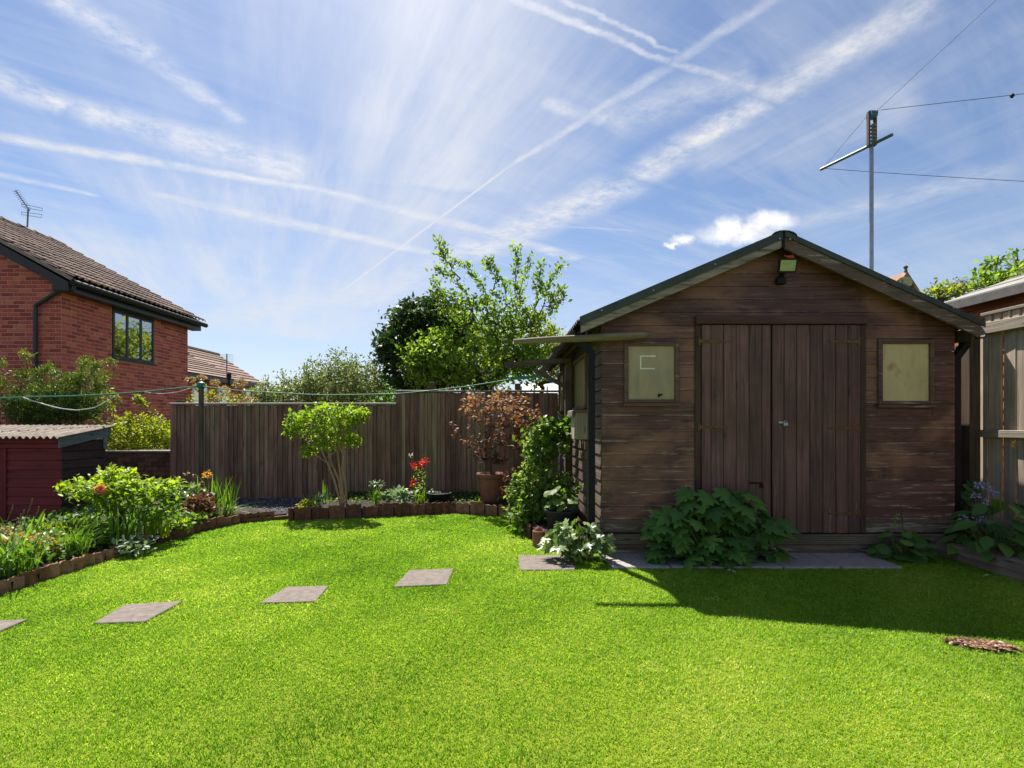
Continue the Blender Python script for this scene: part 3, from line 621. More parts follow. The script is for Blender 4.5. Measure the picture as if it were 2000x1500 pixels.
b.box((p0.x, s_, p1.z), (p0.x+.012, s_+.002, p0.z)); b.box((p0.x+.0125, s_, p0.z-.013), (p1.x+.004, s_+.002, p0.z)); b.box((p0.x+.0125, s_, p1.z), (p1.x-.003, s_+.002, p1.z+.011)); b.build('tape', M_TAPE, wl_)
b = MB(); p0 = P(1285, 769, s_); b.prism([p0, p0+Vector((.052, 0, -.002)), p0+Vector((.03, 0, -.018)), p0+Vector((0, 0, -.035))], (0, .002, 0)); b.build('torn_corner', M_BLACK, wl_)
# doors
def door(edges, lab):
    d = None; e = [(x - VX)*FY/F for x in edges]
    d = bpy.data.objects.new('door', None); col.objects.link(d); d.parent = SH; d.location = (e[0]-SH.location.x, 0, 0.2); d['label'] = lab
    for i in range(len(e)-1):
        b = MB(); dy = random.uniform(-.002, .002)
        b.bbox((e[i]+.002, FY-.032+dy, 0.205+random.uniform(-.004, .004)), (e[i+1]-.002, FY+.01, 2.07), 0.004); b.build('plank', M_DOOR, d)
    return d
dl = door([1368, 1386, 1410, 1435, 1460, 1485, 1502.5], 'left door of upright brown planks'); dr = door([1505.5, 1528, 1552, 1578, 1603, 1628, 1652, 1676], 'right door of upright brown planks with padlock')
b = MB(); b.bbox((1.765, FY-.025, 0.2), (1.815, FY+.02, 2.072)); b.build('door_jamb', M_TRIMZ, SH)
b = MB(); b.bbox((3.248, FY-.025, 0.2), (3.30, FY+.02, 2.072)); b.build('door_jamb', M_TRIMZ, SH)
b = MB(); b.bbox((1.765, FY-.055, 2.075), (3.305, FY+.02, 2.150), 0.006); b.build('door_header', M_TRIM, SH)
def hinge(d, px, py, sgn, L=0.27):
    p = P(px, py, FY-.036); b = MB(); b.bbox((p.x-.012, p.y-.004, p.z-.035), (p.x+.012, p.y+.006, p.z+.035), .002)
    b.prism([p+Vector((sgn*.012, -.003, -.016)), p+Vector((sgn*L, -.003, -.006)), p+Vector((sgn*L, -.003, .006)), p+Vector((sgn*.012, -.003, .016))], (0, .006, 0)); b.build('hinge', M_RUST, d)
for y in (667, 834): hinge(dl, 1366, y, 1)
for y in (667, 836, 1003): hinge(dr, 1678, y, -1)
p = P(1530, 825, FY-.035); b = MB(); b.bbox((p.x-.045, p.y-.006, p.z-.012), (p.x+.02, p.y+.004, p.z+.012), .003)
b.tube([p+Vector((.0, -.012, .0)), p+Vector((.008, -.012, .016)), p+Vector((.022, -.012, .016)), p+Vector((.03, -.012, 0))], .0045, 6); b.bbox((p.x-.006, p.y-.022, p.z-.035), (p.x+.036, p.y-.004, p.z+.002), .006); b.build('padlock', M_STEEL, dr)
p = P(1488, 945, FY-.035); b = MB(); b.tube([p+Vector((-.11, -.006, .01)), p+Vector((.0, -.006, .008))], .008, 6); b.bbox((p.x-.02, p.y-.01, p.z-.035), (p.x+.012, p.y+.004, p.z-.002), .003); b.build('bolt', M_BLACK, dl)
# plinth
b = MB()
for i in range(5): b.bbox((XL+.005, FY-.03, 0.1+.0186*i), (XR-.1, FY+.015, 0.1+.0186*i+.0150), .004)
b.box((XL+.01, FY-.022, .1), (XR-.11, FY+.02, .19)); b.build('deck_plinth', M_PLINTH, SH)
b = MB(); b.bbox((XL-.01, FY-.012, 0), (XR-.15, FY+.1, 0.097), .01); b.build('bearer', M_SHEDLOW, SH)
b = MB(); b.box((XL+.03, FY+.03, 0), (XR-.03, YB-.05, .188)); b.build('floor_frame', M_TRIM, SH)
b = MB(); b.bbox((XL-.022, FY-.022, 0.2), (XL+.014, FY-.0135, 0.36), .003); b.build('corner_trim', M_SHEDLOW, SH)
# left side cladding and windows
SW = [(5.30, 6.22, 1.37, 1.93), (7.12, 7.70, 1.37, 1.93)]
for k, (z0, z1) in enumerate(rows):
    if z1 > zl + .1: break
    segs = [(FY-.002, YB)]
    for (a, c, l, h) in SW:
        if l < (z0+z1)/2 < h:
            segs = [s for (p_, q_) in segs for s in (((p_, a), (c, q_)) if p_ < a and q_ > c else ((p_, q_),))]
    for (a, c) in segs:
        if c-a < .02: continue
        b = MB(); b.prism([(XL+.022, a, z0+.004), (XL-.014, a, z0+.004), (XL-.003, a, z1-.004), (XL+.022, a, z1-.004)], (0, c-a, 0)); b.build('side_board', M_SHEDSIDE, SH)
for (a, c, l, h) in SW:
    f = MB(); x0, x1 = XL-.035, XL+.02
    f.bbox((x0, a, l), (x1, a+.045, h)); f.bbox((x0, c-.045, l), (x1, c, h)); f.bbox((x0+.001, a+.045, h-.05), (x1, c-.045, h)); f.bbox((x0-.012, a-.02, l-.035), (x1, c+.02, l))
    w_ = f.build('window', M_FRAME, SH); g = MB(); g.box((XL-.012, a+.04, l), (XL-.004, c-.04, h-.045)); g.build('pane', M_PANES, w_)
# roof
def sheet(x0, z0, x1, z1, y0, y1, m, par, name='roof_sheet', per=0.095, amp=0.014, th=0.007, nx=2):
    ny = int((y1-y0)/per*6); V = []; Fc = []
    nrm = Vector((z0-z1, 0, x1-x0)).normalized(); nrm = nrm if nrm.z > 0 else -nrm
    for j in range(ny+1):
        y = y0 + (y1-y0)*j/ny; h = amp*math.sin(2*math.pi*(y-y0)/per)
        for (x, zz) in ((x0, z0), (x1, z1)):
            p = Vector((x, y, zz)) + nrm*h; V += [p, p - nrm*th]
    for j in range(ny):
        a, c = j*4, (j+1)*4
        Fc += [(a, a+2, c+2, c), (a+1, c+1, c+3, a+3), (a, c, c+1, a+1), (a+2, a+3, c+3, c+2)]
    Fc += [(0, 1, 3, 2), (ny*4, ny*4+2, ny*4+3, ny*4+1)]
    b = MB(); b.add(V, Fc); return b.build(name, m, par, smooth=False)
sheet(AX, AZ-.01, ELX-.03, ELZ-.022, 4.475, 7.95, M_CORR, SH); sheet(AX, AZ-.01, ERX+.02, ERZ-.02, 4.475, 7.95, M_CORR, SH)
b = MB(); ny = 30
for i in range(8):                                    # ridge capping, scalloped ends like the photo
    a0 = math.pi*(i/8); a1 = math.pi*((i+1)/8)
    q = [(AX-.115*math.cos(a), 4.455, AZ-.035+.055*math.sin(a)) for a in (a0, a1)]
    b.prism([q[0], q[1], (q[1][0], 4.455, q[1][2]-.008), (q[0][0], 4.455, q[0][2]-.008)], (0, 3.5, 0))
b.build('ridge_cap', M_GREEN, SH)
def rake(name, m, xa, za, xb, zb, top, bot, y0, y1):
    b = MB(); b.prism([(xa, y0, za+top), (xb, y0, zb+top), (xb, y0, zb+bot), (xa, y0, za+bot)], (0, y1-y0, 0)); return b.build(name, m, SH)
rake('bargeboard', M_BARGEL, AX-.012, AZ, ELX, ELZ, -.02, -.125, 4.478, 4.50); rake('bargeboard', M_BARGER, AX+.012, AZ, ERX, ERZ, -.018, -.13, 4.478, 4.50)
rake('verge_flashing', M_GREEN, AX-.012, AZ, ELX-.012, ELZ-.005, .018, -.058, 4.462, 4.475); rake('verge_flashing', M_GREEN, AX+.012, AZ, ERX+.03, ERZ-.012, .018, -.03, 4.462, 4.475)
b = MB(); b.box((AX-.011, 4.466, AZ-.13), (AX+.011, 4.49, AZ+.0)); b.build('apex_trim', M_BLACK, SH)
for (px, py) in ((1523, 466), (1397, 516), (1276, 567), (1175, 606), (1862, 601), (1543, 467)):
    p = P(px, py, 4.458); b = MB(); b.lathe([(.009, 0), (.009, .004), (.004, .007)], (0, 0, 0), 8); o = inst('screw_cap', b.mesh('screw_cap', M_STEEL), SH, p, (R(90), 0, 0))
for sx_ in (-1, 1):
    xe, ze = (ELX+.05, ELZ-.09) if sx_ < 0 else (ERX-.04, ERZ-.09)
    b = MB(); b.box((xe-.012, 4.505, ze-.06), (xe+.012, 7.9, ze+.045)); b.build('fascia', M_TRIMZ, SH)
    gx = xe + sx_*.065; g = MB(); n = 8
    q = [(gx+.05*math.cos(math.pi+math.pi*i/n), 4.50, ze+.0+.05*math.sin(math.pi+math.pi*i/n)) for i in range(n+1)]; q2 = [(gx+.043*math.cos(2*math.pi-math.pi*i/n), 4.50, ze+.003+.043*math.sin(2*math.pi-math.pi*i/n)) for i in range(n+1)]
    g.prism(q+q2, (0, 3.42, 0)); gt = g.build('gutter', M_BLACK, SH)
    b = MB(); px0 = 0.823 if sx_ < 0 else 4.152
    yp = 4.555 if sx_ < 0 else 4.66
    b.bar((gx, yp, ze-.03), (gx, yp, ze-.10), .06, .06, (0, 1, 0)); b.bar((gx, yp, ze-.085), (px0, yp, ze-.20), .058, .058, (0, 1, 0)); b.bar((px0, yp, ze-.18), (px0, yp, 0.09), .06, .062, (0, 1, 0)); b.build('downpipe', M_BLACK, SH)
# floodlight under the gable
FL = thing('floodlight', P(1535, 540, FY-.02), 'black floodlight with pale yellow lens under the shed gable', 'floodlight')
c = P(1535, 519, FY-.10); b = MB(); ax = Vector((1, 0, 0)); upv = Vector((0.12, -0.25, 1)).normalized(); fr = ax.cross(upv).normalized()
def obox(b, c, ax, up, fr, hx, hz, hy, tap=1.0):
    V = []
    for sy, tp in ((-1, 1.0), (1, tap)):
        for sx2, sz in ((-1, -1), (1, -1), (1, 1), (-1, 1)): V.append(c + ax*hx*sx2*tp + up*hz*sz*tp + fr*hy*sy)
    b.add(V, [(0,1,2,3), (4,7,6,5), (0,4,5,1), (1,5,6,2), (2,6,7,3), (3,7,4,0)])
fr = Vector((0, 1, 0.25)).normalized(); upv = fr.cross(ax).normalized() * -1; upv = upv if upv.z > 0 else -upv
obox(b, c, ax, upv, fr, .082, .062, .03, .7); b.build('housing', M_BLACK, FL)
b = MB(); obox(b, c - fr*.032, ax, upv, fr, .066, .046, .004); b.build('lens', M_LAMP, FL)
b = MB(); b.bar(c+Vector((-.01, .03, -.05)), c+Vector((-.01, .075, -.11)), .03, .03, (1, 0, 0)); b.bbox((c.x-.05, FY-.06, c.z-.15), (c.x+.03, FY-.013, c.z-.085), .008); b.build('bracket', M_BLACK, FL)
b = MB(); p = P(1543, 503, FY-.09); b.tube([p+Vector((-.05, 0, .018)), p+Vector((-.03, 0, .01)), p+Vector((-.01, 0, .004)), p+Vector((.015, 0, .003)), p+Vector((.035, 0, -.006))], [.006, .009, .02, .026, .012], 10)
tag(b.build('coral_float', M_CORAL, org=p, smooth=True), 'small coral red lump lying on top of the black floodlight', 'ornament')
# rail nailed across the shed corner, and the bracket post further back
b = MB(); a = P(1003, 668, 4.515); c = P(1271, 654, 4.535)
b.tube([a, a.lerp(c, .25)+Vector((0, 0, .004)), a.lerp(c, .6), a.lerp(c, .85), a.lerp(c, .95)+Vector((0, 0, .004)), c+Vector((0, 0, .006))], [.026, .029, .034, .038, .03, .005], 10)
tag(b.build('wooden_rail', M_POLE, org=a, smooth=True), 'lichened round wooden rail with pointed end jutting from the shed corner', 'rail')
BP = thing('bracket_post', (0.845, 6.18, 0), 'brown timber post with bracket arm beside the shed side window', 'post')
b = MB(); b.bbox((.80, 6.15, 0), (.888, 6.235, 2.02), .006); b.build('post', M_POST, BP)
b = MB(); a = P(986, 714, 6.13); c = P(1112, 703, 6.13); b.bar(a, c, .05, .062); b.build('arm', M_BEAM, BP)
b = MB(); b.bar(P(1043, 722, 6.10), P(1107, 757, 6.10), .045, .07, (0, 1, 0)); b.build('brace', M_BEAM, BP)
b = MB(); b.bar((.62, 6.0, 2.03), (.93, 6.0, 2.17), .05, .06); b.build('rafter_end', M_BEAM, BP)
NB = thing('wall_box', (0.84, 5.3, 1.06), 'small weathered wooden box fixed to the shed side below the window', 'wooden box')
b = MB(); b.prism([(.76, 5.22, 1.30), (.915, 5.22, 1.30), (.915, 5.22, 1.325), (.76, 5.22, 1.318)], (0, .3, 0)); b.prism([(.745, 5.20, 1.255), (.76, 5.20, 1.255), (.76, 5.20, 1.32), (.745, 5.20, 1.31)], (0, .34, 0)); b.build('lid', M_CAP, NB)
b = MB(); b.bbox((.775, 5.24, 1.02), (.914, 5.50, 1.30), .006); b.build('body', M_PALE, NB)

# ------------------------------------------------------------------ fence along the back
FB = 7.95
def fence(x0, x1, ztopv, zb, name, label, posts):
    T = thing(name, ((x0+x1)/2, FB, zb), label, 'fence'); x = x0; ms = []
    for v in range(6):
        b = MB(); wv = .071 + .004*v; b.prism([(-wv/2-.012, -.004, 0), (wv/2, -.022, 0), (wv/2, .0, 0), (-wv/2-.012, .004, 0)], (0, 0, ztopv-zb-.035)); ms.append((wv, b))
    ml = [(wv, b.mesh('board', M_FENCEG if v % 3 == 0 else M_FENCE)) for v, (wv, b) in enumerate(ms)]
    while x < x1 - .03:
        wv, me = random.choice(ml); wv2 = wv - .008
        o = inst('board', me, T, (x+wv/2, FB + random.uniform(-.003, .003), zb+random.uniform(-.006, 0)), (random.uniform(-.004, .004), random.uniform(-.006, .006), random.uniform(-.03, .03))); x += wv2
    b = MB(); b.prism([(x0-.01, FB-.042, ztopv-.03), (x0-.01, FB-.036, ztopv-.004), (x0-.01, FB, ztopv+.004), (x0-.01, FB+.036, ztopv-.004), (x0-.01, FB+.036, ztopv-.03)], (x1-x0+.02, 0, 0)); b.build('capping', M_CAP, T)
    for zz in (zb+.25, (zb+ztopv)/2, ztopv-.25): b = MB(); b.box((x0, FB+.012, zz), (x1, FB+.05, zz+.07)); b.build('rail', M_FENCE, T)
    for (xp, zt) in posts: b = MB(); b.bbox((xp-.045, FB+.052, zb-.04), (xp+.045, FB+.14, zt)); b.build('post', M_POST, T)
    b = MB(); b.box((x0, FB-.012, zb-.14), (x1, FB+.02, zb-.003)); b.build('gravel_board', M_FENCE, T)
fence(-5.09, -1.59, 1.494, -0.02, 'feather_edge_fence', 'lower dark brown board fence running left behind the small tree', [(-5.0, 1.54), (-3.30, 1.545)])
fence(-1.585, 0.925, 1.69, -0.02, 'feather_edge_fence', 'taller dark brown board fence between the step and the shed', [(-1.05, 1.82), (0.3, 1.80)])
# low brick wall and boundary to its left
LW = thing('garden_wall', (-5.9, 8.3, -0.1), 'low old brown brick wall between the red store and the fence', 'wall')
b = MB(); b.box((-7.4, 8.31, -.2), (-5.06, 8.5, .70)); b.build('wall_core', M_MORTAR if False else M_OBRICK, LW)
bm_ = []
for v in range(6): b = MB(); b.cur = v/5; b.bbox((-.105, 0, -.032), (.105, .05, .032), .004); bm_.append(b.mesh('brick', M_OBRICK))
for r in range(9):
    x = -7.3 + (.11 if r % 2 else 0)
    while x < -5.12: inst('brick', random.choice(bm_), LW, (x, 8.302 + random.uniform(-.004, .003), .06+.075*r)); x += .222
b = MB(); b.bbox((-7.4, 8.27, .702), (-5.05, 8.52, .735), .006); b.build('coping', M_CAP, LW)

# ------------------------------------------------------------------ small red store on the left
RS = thing('garden_store', (-5.8, 5.9, 0), 'low dark red timber store with corrugated roof at the left', 'small shed')
X1, Y0, Y1 = -4.99, 5.85, 6.50
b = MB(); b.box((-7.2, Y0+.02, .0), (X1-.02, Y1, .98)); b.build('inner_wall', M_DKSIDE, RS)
z = .05
for k in range(9):
    b = MB(); b.prism([(-5.62, Y0-.004, z), (-5.62, Y0+.018, z), (-5.62, Y0+.018, z+.098), (-5.62, Y0+.008, z+.098)], (X1+5.62-.003, 0, 0)); b.build('front_board', M_RED, RS)
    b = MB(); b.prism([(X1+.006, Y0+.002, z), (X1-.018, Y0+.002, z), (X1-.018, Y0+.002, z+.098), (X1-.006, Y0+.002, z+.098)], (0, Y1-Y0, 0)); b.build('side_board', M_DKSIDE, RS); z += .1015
for i in range(9): b = MB(); x = -7.1 + .165*i; b.bbox((x, Y0-.012, .05), (x+.161, Y0+.016, .93), .004); b.build('door_plank', M_REDZ, RS)
b = MB(); b.bbox((-7.2, Y0-.03, .90), (X1, Y0-.013, .945)); b.build('rail', M_RED, RS)
b = MB(); b.bbox((-7.2, Y0-.008, .952), (X1, Y0+.018, 1.025)); b.build('fascia', M_RED, RS)
b = MB(); b.prism([(X1+.03, Y0-.06, .905), (X1+.03, Y1+.05, 1.03), (X1+.03, Y1+.05, 1.135), (X1+.03, Y0-.06, 1.02)], (-.022, 0, 0)); b.build('bargeboard', M_GREYW, RS)
b = MB(); b.bbox((X1+.008, Y1-.055, .86), (X1+.028, Y1+.0, 1.03)); b.build('corner_batten', M_GREYW, RS)
ny = 170; V = []; Fc = []
for j in range(ny+1):
    x = -7.3 + (X1+.05+7.3)*j/ny; h = .016*math.sin(2*math.pi*x/.076)
    for (y, zz) in ((Y0-.10, 1.028), (Y1+.10, 1.15)): V += [(x, y, zz+h), (x, y, zz+h-.006)]
for j in range(ny): a, c = j*4, (j+1)*4; Fc += [(a, a+2, c+2, c), (a+1, c+1, c+3, a+3), (a, c, c+1, a+1), (a+2, a+3, c+3, c+2)]
b = MB(); b.add(V, Fc); b.build('roof_sheet', M_CORRG, RS)
# ------------------------------------------------------------------ neighbouring brick house
HX, HY0, HY1 = -8.2, 9.6, 13.5
H = thing('brick_house', (-9.5, 11.5, -0.16), 'red brick house with brown tiled roof and dark framed window at the left', 'house')
b = MB(); b.prism([(-15.2, HY0, -.2), (HX, HY0, -.2), (HX, HY0, 3.72), (-11.7, HY0, 5.75), (-15.2, HY0, 3.72)], (0, HY1-HY0, 0)); b.build('wall', M_MORTAR, H)
WIN = (10.86, 12.16, 2.57, 3.67)
cells = []; c0 = .075
for r in range(72):
    z = .55 + r*c0; off = .1125 if r % 2 else 0.0
    x = HX
    edges = [HX] + [HX - off - .225*k if off else HX - .225*(k) for k in (range(0, 14) if off else range(1, 14))]
    for i in range(len(edges)-1):
        xa, xb = edges[i+1], edges[i]
        if xb - xa < .05 or xa < -10.4: continue
        if z + .07 < 3.70 + (-8.1 - (xa+xb)/2)*.56: cells.append(('f', xa, xb, z, 1/9.6))
    edges = [HY0] + [HY0 + (.1125 if not off else .225) + .225*k for k in range(0, 19)]
    for i in range(len(edges)-1):
        ya, yb = edges[i], min(edges[i+1], HY1)
        if yb - ya < .04 or z + .07 > 3.74: continue
        if WIN[2]-.03 < z+.05 and z + .02 < WIN[3]+.05:
            if ya > WIN[0]-.02 and yb < WIN[1]+.02: continue
            if ya < WIN[0] < yb: yb = WIN[0]
            if ya < WIN[1] < yb: ya = WIN[1]
            if yb - ya < .03: continue
        cells.append(('s', ya, yb, z, 1/ya))
cells.sort(key=lambda c: -c[4]*min(1, c[2]-c[1]+.7)); cells.sort(key=lambda c: 0 if (c[0] == 'f' and c[3] > 1.5 and c[1] > -9.6) else 1)
cache = {}
def brick_mesh(L, side, v):
    k = (round(L, 3), side, v)
    if k not in cache:
        b = MB(); b.cur = v/7
        if side == 'f': b.bbox((.006, -.004, .007), (L-.006, .03, .069), .002)
        else: b.bbox((-.03, .006, .007), (.004, L-.006, .069), .002)
        cache[k] = b.mesh('brick', M_BRICK)
    return cache[k]
rest = MB()
for i, (s, a, c, z, q) in enumerate(cells):
    v = random.randrange(8)
    if i < 300: inst('brick', brick_mesh(c-a, s, v), H, (a, HY0, z) if s == 'f' else (HX, a, z))
    else:
        rest.cur = v/7
        if s == 'f': rest.bbox((a+.006, HY0-.004, z+.007), (c-.006, HY0+.03, z+.069), .002)
        else: rest.bbox((HX-.03, a+.006, z+.007), (HX+.004, c-.006, z+.069), .002)
tag(rest.build('brickwork', M_BRICK, H), kind='stuff')
# window in the side wall
b = MB(); x0, x1 = HX-.05, HX+.022; ya, yb, za, zb_ = WIN
b.bbox((x0, ya, za), (x1, ya+.06, zb_)); b.bbox((x0, yb-.06, za), (x1, yb, zb_)); b.bbox((x0, ya+.06, zb_-.14), (x1-.002, yb-.06, zb_)); b.bbox((x0, ya+.06, za), (x1-.002, yb-.06, za+.06))
for yy_ in (ya+.43, ya+.86): b.bbox((x0, yy_-.035, za+.06), (x1-.004, yy_+.035, zb_-.14))
HW = b.build('window', M_UPVC, H); b = MB(); b.bbox((HX-.02, ya-.03, za-.035), (HX+.07, yb+.03, za-.002)); b.build('sill', M_UPVC, HW)
for (p_, q_) in ((ya+.06, ya+.395), (ya+.465, ya+.825), (ya+.895, yb-.06)):
    b = MB(); b.box((HX-.012, p_, za+.06), (HX+.006, q_, zb_-.14)); b.build('pane', M_GLASS, HW)
# roof tiles
RXe, RZe, RXr, RZr, RY0, RY1 = -7.86, 3.87, -11.7, 5.94, 9.42, 13.72
nr, nc = 13, 14; dxr = (RXr-RXe)/nr; dzr = (RZr-RZe)/nr; dyc = (RY1-RY0)/nc; sv = Vector((dxr, 0, dzr)); nv = Vector((dzr, 0, -dxr)).normalized()
tms = []
for v in range(8):
    b = MB(); b.cur = v/7; prof = [(0, .004), (.05, .004), (.075, .034), (.11, .036), (.14, .006), (.19, .004), (.215, .034), (.25, .036), (.28, .006), (dyc+.004, .004)]
    lo = [Vector((0, y, 0)) + nv*(h+.026) for y, h in prof]; hi = [Vector((0, y, 0)) + sv*1.08 + nv*(h+.0) for y, h in prof]; lb = [p_ - nv*.022 for p_ in lo]
    n = len(prof); b.add(lo + hi + lb, [(i, i+1, n+i+1, n+i) for i in range(n-1)] + [(2*n+i, 2*n+i+1, i+1, i) for i in range(n-1)]); tms.append(b.mesh('roof_tile', M_TILE))
RF = MB(); RF.prism([(RXe-.02, RY0+.01, RZe-.03), (RXr, RY0+.01, RZr-.03), (RXr, RY0+.01, RZr-.06), (RXe-.02, RY0+.01, RZe-.06)], (0, RY1-RY0-.02, 0)); RF.prism([(RXr, RY0+.01, RZr-.03), (RXr-3.85, RY0+.01, RZe-.03), (RXr-3.85, RY0+.01, RZe-.06), (RXr, RY0+.01, RZr-.06)], (0, RY1-RY0-.02, 0))
roof = RF.build('roof', M_TILE, H)
for r in range(nr):
    for c in range(nc):
        inst('roof_tile', random.choice(tms), roof, Vector((RXe, RY0 + c*dyc, RZe)) + sv*r + nv*random.uniform(-.003, .003), (0, 0, random.uniform(-.004, .004)))
for c in range(10):
    y = RY0 + c*.43; b = MB(); b.tube([(RXr, y, RZr-.06), (RXr, y+.44, RZr-.065)], [.15, .135], 10); b.build('ridge_tile', M_RIDGE, roof)
b = MB(); b.prism([(RXe, RY0-.02, RZe-.0), (RXr, RY0-.02, RZr), (RXr, RY0-.02, RZr-.07), (RXe, RY0-.02, RZe-.07)], (0, .05, 0)); b.build('verge', M_VERGE, roof)
b = MB(); b.prism([(RXe-.06, RY0, RZe-.09), (RXr, RY0, RZr-.072), (RXr, RY0, RZr-.29), (RXe-.36, RY0, RZe-.10), (RXe-.36, RY0, RZe-.25), (RXe-.06, RY0, RZe-.25)], (0, .16, 0)); b.build('bargeboard', M_BARGEH, H)
b = MB(); b.box((HX+.012, RY0+.165, RZe-.245), (RXe-.085, RY1-.05, RZe-.10)); b.build('soffit', M_UPVC, H)
b = MB(); b.tube([(RXe+.02, RY0, RZe-.10), (RXe+.02, RY1, RZe-.09)], .058, 10); b.build('gutter', M_BLACK, H)
b = MB(); b.tube([(RXe+.0, RY0+.07, RZe-.12), (RXe-.03, RY0+.07, RZe-.22), P(112, 570, 9.53), P(70, 597, 9.53), P(69, 606, 9.53), P(69, 640, 9.53), (P(69, 640, 9.53).x, 9.53, -.1)], .036, 10); b.build('downpipe', M_DGREY, H)
def aerial(base, top, boom, els, label, thin=.012, loops=()):
    T = thing('roof_aerial', base, label, 'aerial'); b = MB(); b.tube([base, top], thin*1.5, 6); b.build('mast', M_ALU, T)
    b = MB(); b.tube(boom, thin, 5); 
    A, B = Vector(boom[0]), Vector(boom[1]); ax_ = Vector(els[0]); k = els[1]
    for i in range(k): c = A.lerp(B, (i+.3)/k); b.tube([c-ax_, c+ax_], thin*.5, 4)
    for lp in loops:
        b.tube(lp + [lp[0]], thin*.5, 4)
    b.build('boom', M_ALU, T)
YA = 12.7
aerial(P(53, 452, YA), P(55, 408, YA), [P(30, 372, YA-.35), P(58, 412, YA+.1)], ((.07, .0, .02), 11), 'television aerial on the ridge of the brick house', .012,
       [[P(42, 398, YA), P(83, 407, YA), P(83, 412, YA), P(43, 404, YA)], [P(42, 414, YA), P(82, 419, YA), P(81, 425, YA), P(42, 419, YA)]])
# ------------------------------------------------------------------ houses further off
def far_house(name, label, xe, ze, xr, zr, y0, y1, fl=None):
    T = thing(name, ((xe+xr)/2, (y0+y1)/2, -.16), label, 'house')
    b = MB(); b.prism([(xe-.35, y0, -.2), (xe-.35, y0, ze-.15), (xr, y0, zr-.15), (2*xr-xe+.35, y0, ze-.15), (2*xr-xe+.35, y0, -.2)], (0, y1-y0-.2, 0)); b.build('wall', M_BRICK, T)
    b = MB(); n = 9; sv_ = Vector(((xr-xe)/n, 0, (zr-ze)/n)); nn_ = Vector((sv_.z, 0, -sv_.x)).normalized()
    for i in range(n):
        b.cur = random.random(); a = Vector((xe, y0-.1, ze)) + sv_*i; b.prism([a+nn_*.05, a+sv_*1.05+nn_*.01, a+sv_*1.05-nn_*.03, a-nn_*.0], (0, y1-y0, 0))
    b.prism([(xr, y0-.1, zr), (2*xr-xe, y0-.1, ze), (2*xr-xe, y0-.1, ze-.05), (xr, y0-.1, zr-.05)], (0, y1-y0, 0)); rf = b.build('roof', M_TILE, T)
    b = MB(); b.tube([(xr, y0-.1, zr), (xr, y1-.1, zr)], .14, 8); b.build('ridge', M_RIDGE, rf)
    b = MB(); b.box((xe-.02, y0, ze-.18), (xe+.08, y1-.1, ze-.02)); b.build('gutter', M_UPVC, T)
    for k in range(3):
        yw = y0 + (y1-y0)*(.25+.25*k); f = MB(); f.bbox((xe-.36, yw-.5, ze-1.3), (xe-.325, yw+.5, ze-.35)); w_ = f.build('window', M_WHITE, T); g = MB(); g.box((xe-.33, yw-.42, ze-1.22), (xe-.318, yw+.42, ze-.43)); g.build('pane', M_GLASS, w_)
    return T
far_house('bungalow', 'bungalow with reddish tiled roof just beyond the brick house', -11.3, 2.99, -14.2, 4.27, 16.5, 23.4)
far_house('bungalow', 'further bungalow with greyer ridge behind the reddish roof', -13.8, 3.42, -16.5, 5.12, 24.5, 30.2)
b = MB(); b.tube([P(447, 775, 16.2), P(447, 737, 16.2)], .045, 8); b.tube([P(447, 740, 16.2), P(447, 729, 16.2)], .075, 8); tag(b.build('flue_pipe', M_BLACK, org=P(447, 775, 16.2)), 'black flue pipe rising in front of the bungalow roof', 'flue')
aerial(P(443, 728, 19), P(443, 691, 19), [P(443, 692, 19), P(443, 716, 19)], ((.24, 0, 0), 6), 'small aerial with level bars above the bungalow roof', .014)
# cottage gable beyond the shed roof on the right
CG = thing('cottage', (19.9, 27, -.16), 'far cottage gable with orange tiles and finial showing above the shed roof', 'house')
ap = P(1763, 533, 26); e1 = P(1800, 590, 26); e0 = P(1726, 590, 26)
b = MB(); b.prism([e0+Vector((.3, 0, 0)), e1-Vector((.3, 0, 0)), ap-Vector((0, 0, .35))], (0, 5, 0)); b.prism([(e0.x+.3, 26, -.2), (e1.x-.3, 26, -.2), (e1.x-.3, 26, e1.z), (e0.x+.3, 26, e1.z)], (0, 5, 0)); b.build('wall', M_WHITE, CG)
b = MB(); dpt = Vector((-2.5, 5, 0))
b.prism([ap+Vector((0, -.3, 0)), e0+Vector((0, -.3, 0)), e0+Vector((0, -.3, -.2)), ap+Vector((0, -.3, -.25))], (0, 5.5, 0)); b.prism([ap+Vector((0, -.3, 0)), e1+Vector((0, -.3, 0)), e1+Vector((0, -.3, -.2)), ap+Vector((0, -.3, -.25))], (0, 5.5, 0)); rf = b.build('roof', plain('orange_tiles', (0.40, 0.22, 0.13), 0.9, 0.25, 5, c2=(0.22, 0.12, 0.08)), CG)
b = MB(); b.lathe([(.05, -.1), (.08, 0), (.05, .06), (.08, .12), (.11, .2), (.03, .27)], ap+Vector((0, -.2, .05)), 8); b.build('finial', M_RIDGE, rf)
b = MB(); b.tube([P(1766, 553, 25.95), P(1766, 553, 25.7)], .33, 12); b.build('round_window', M_GLASS, CG)

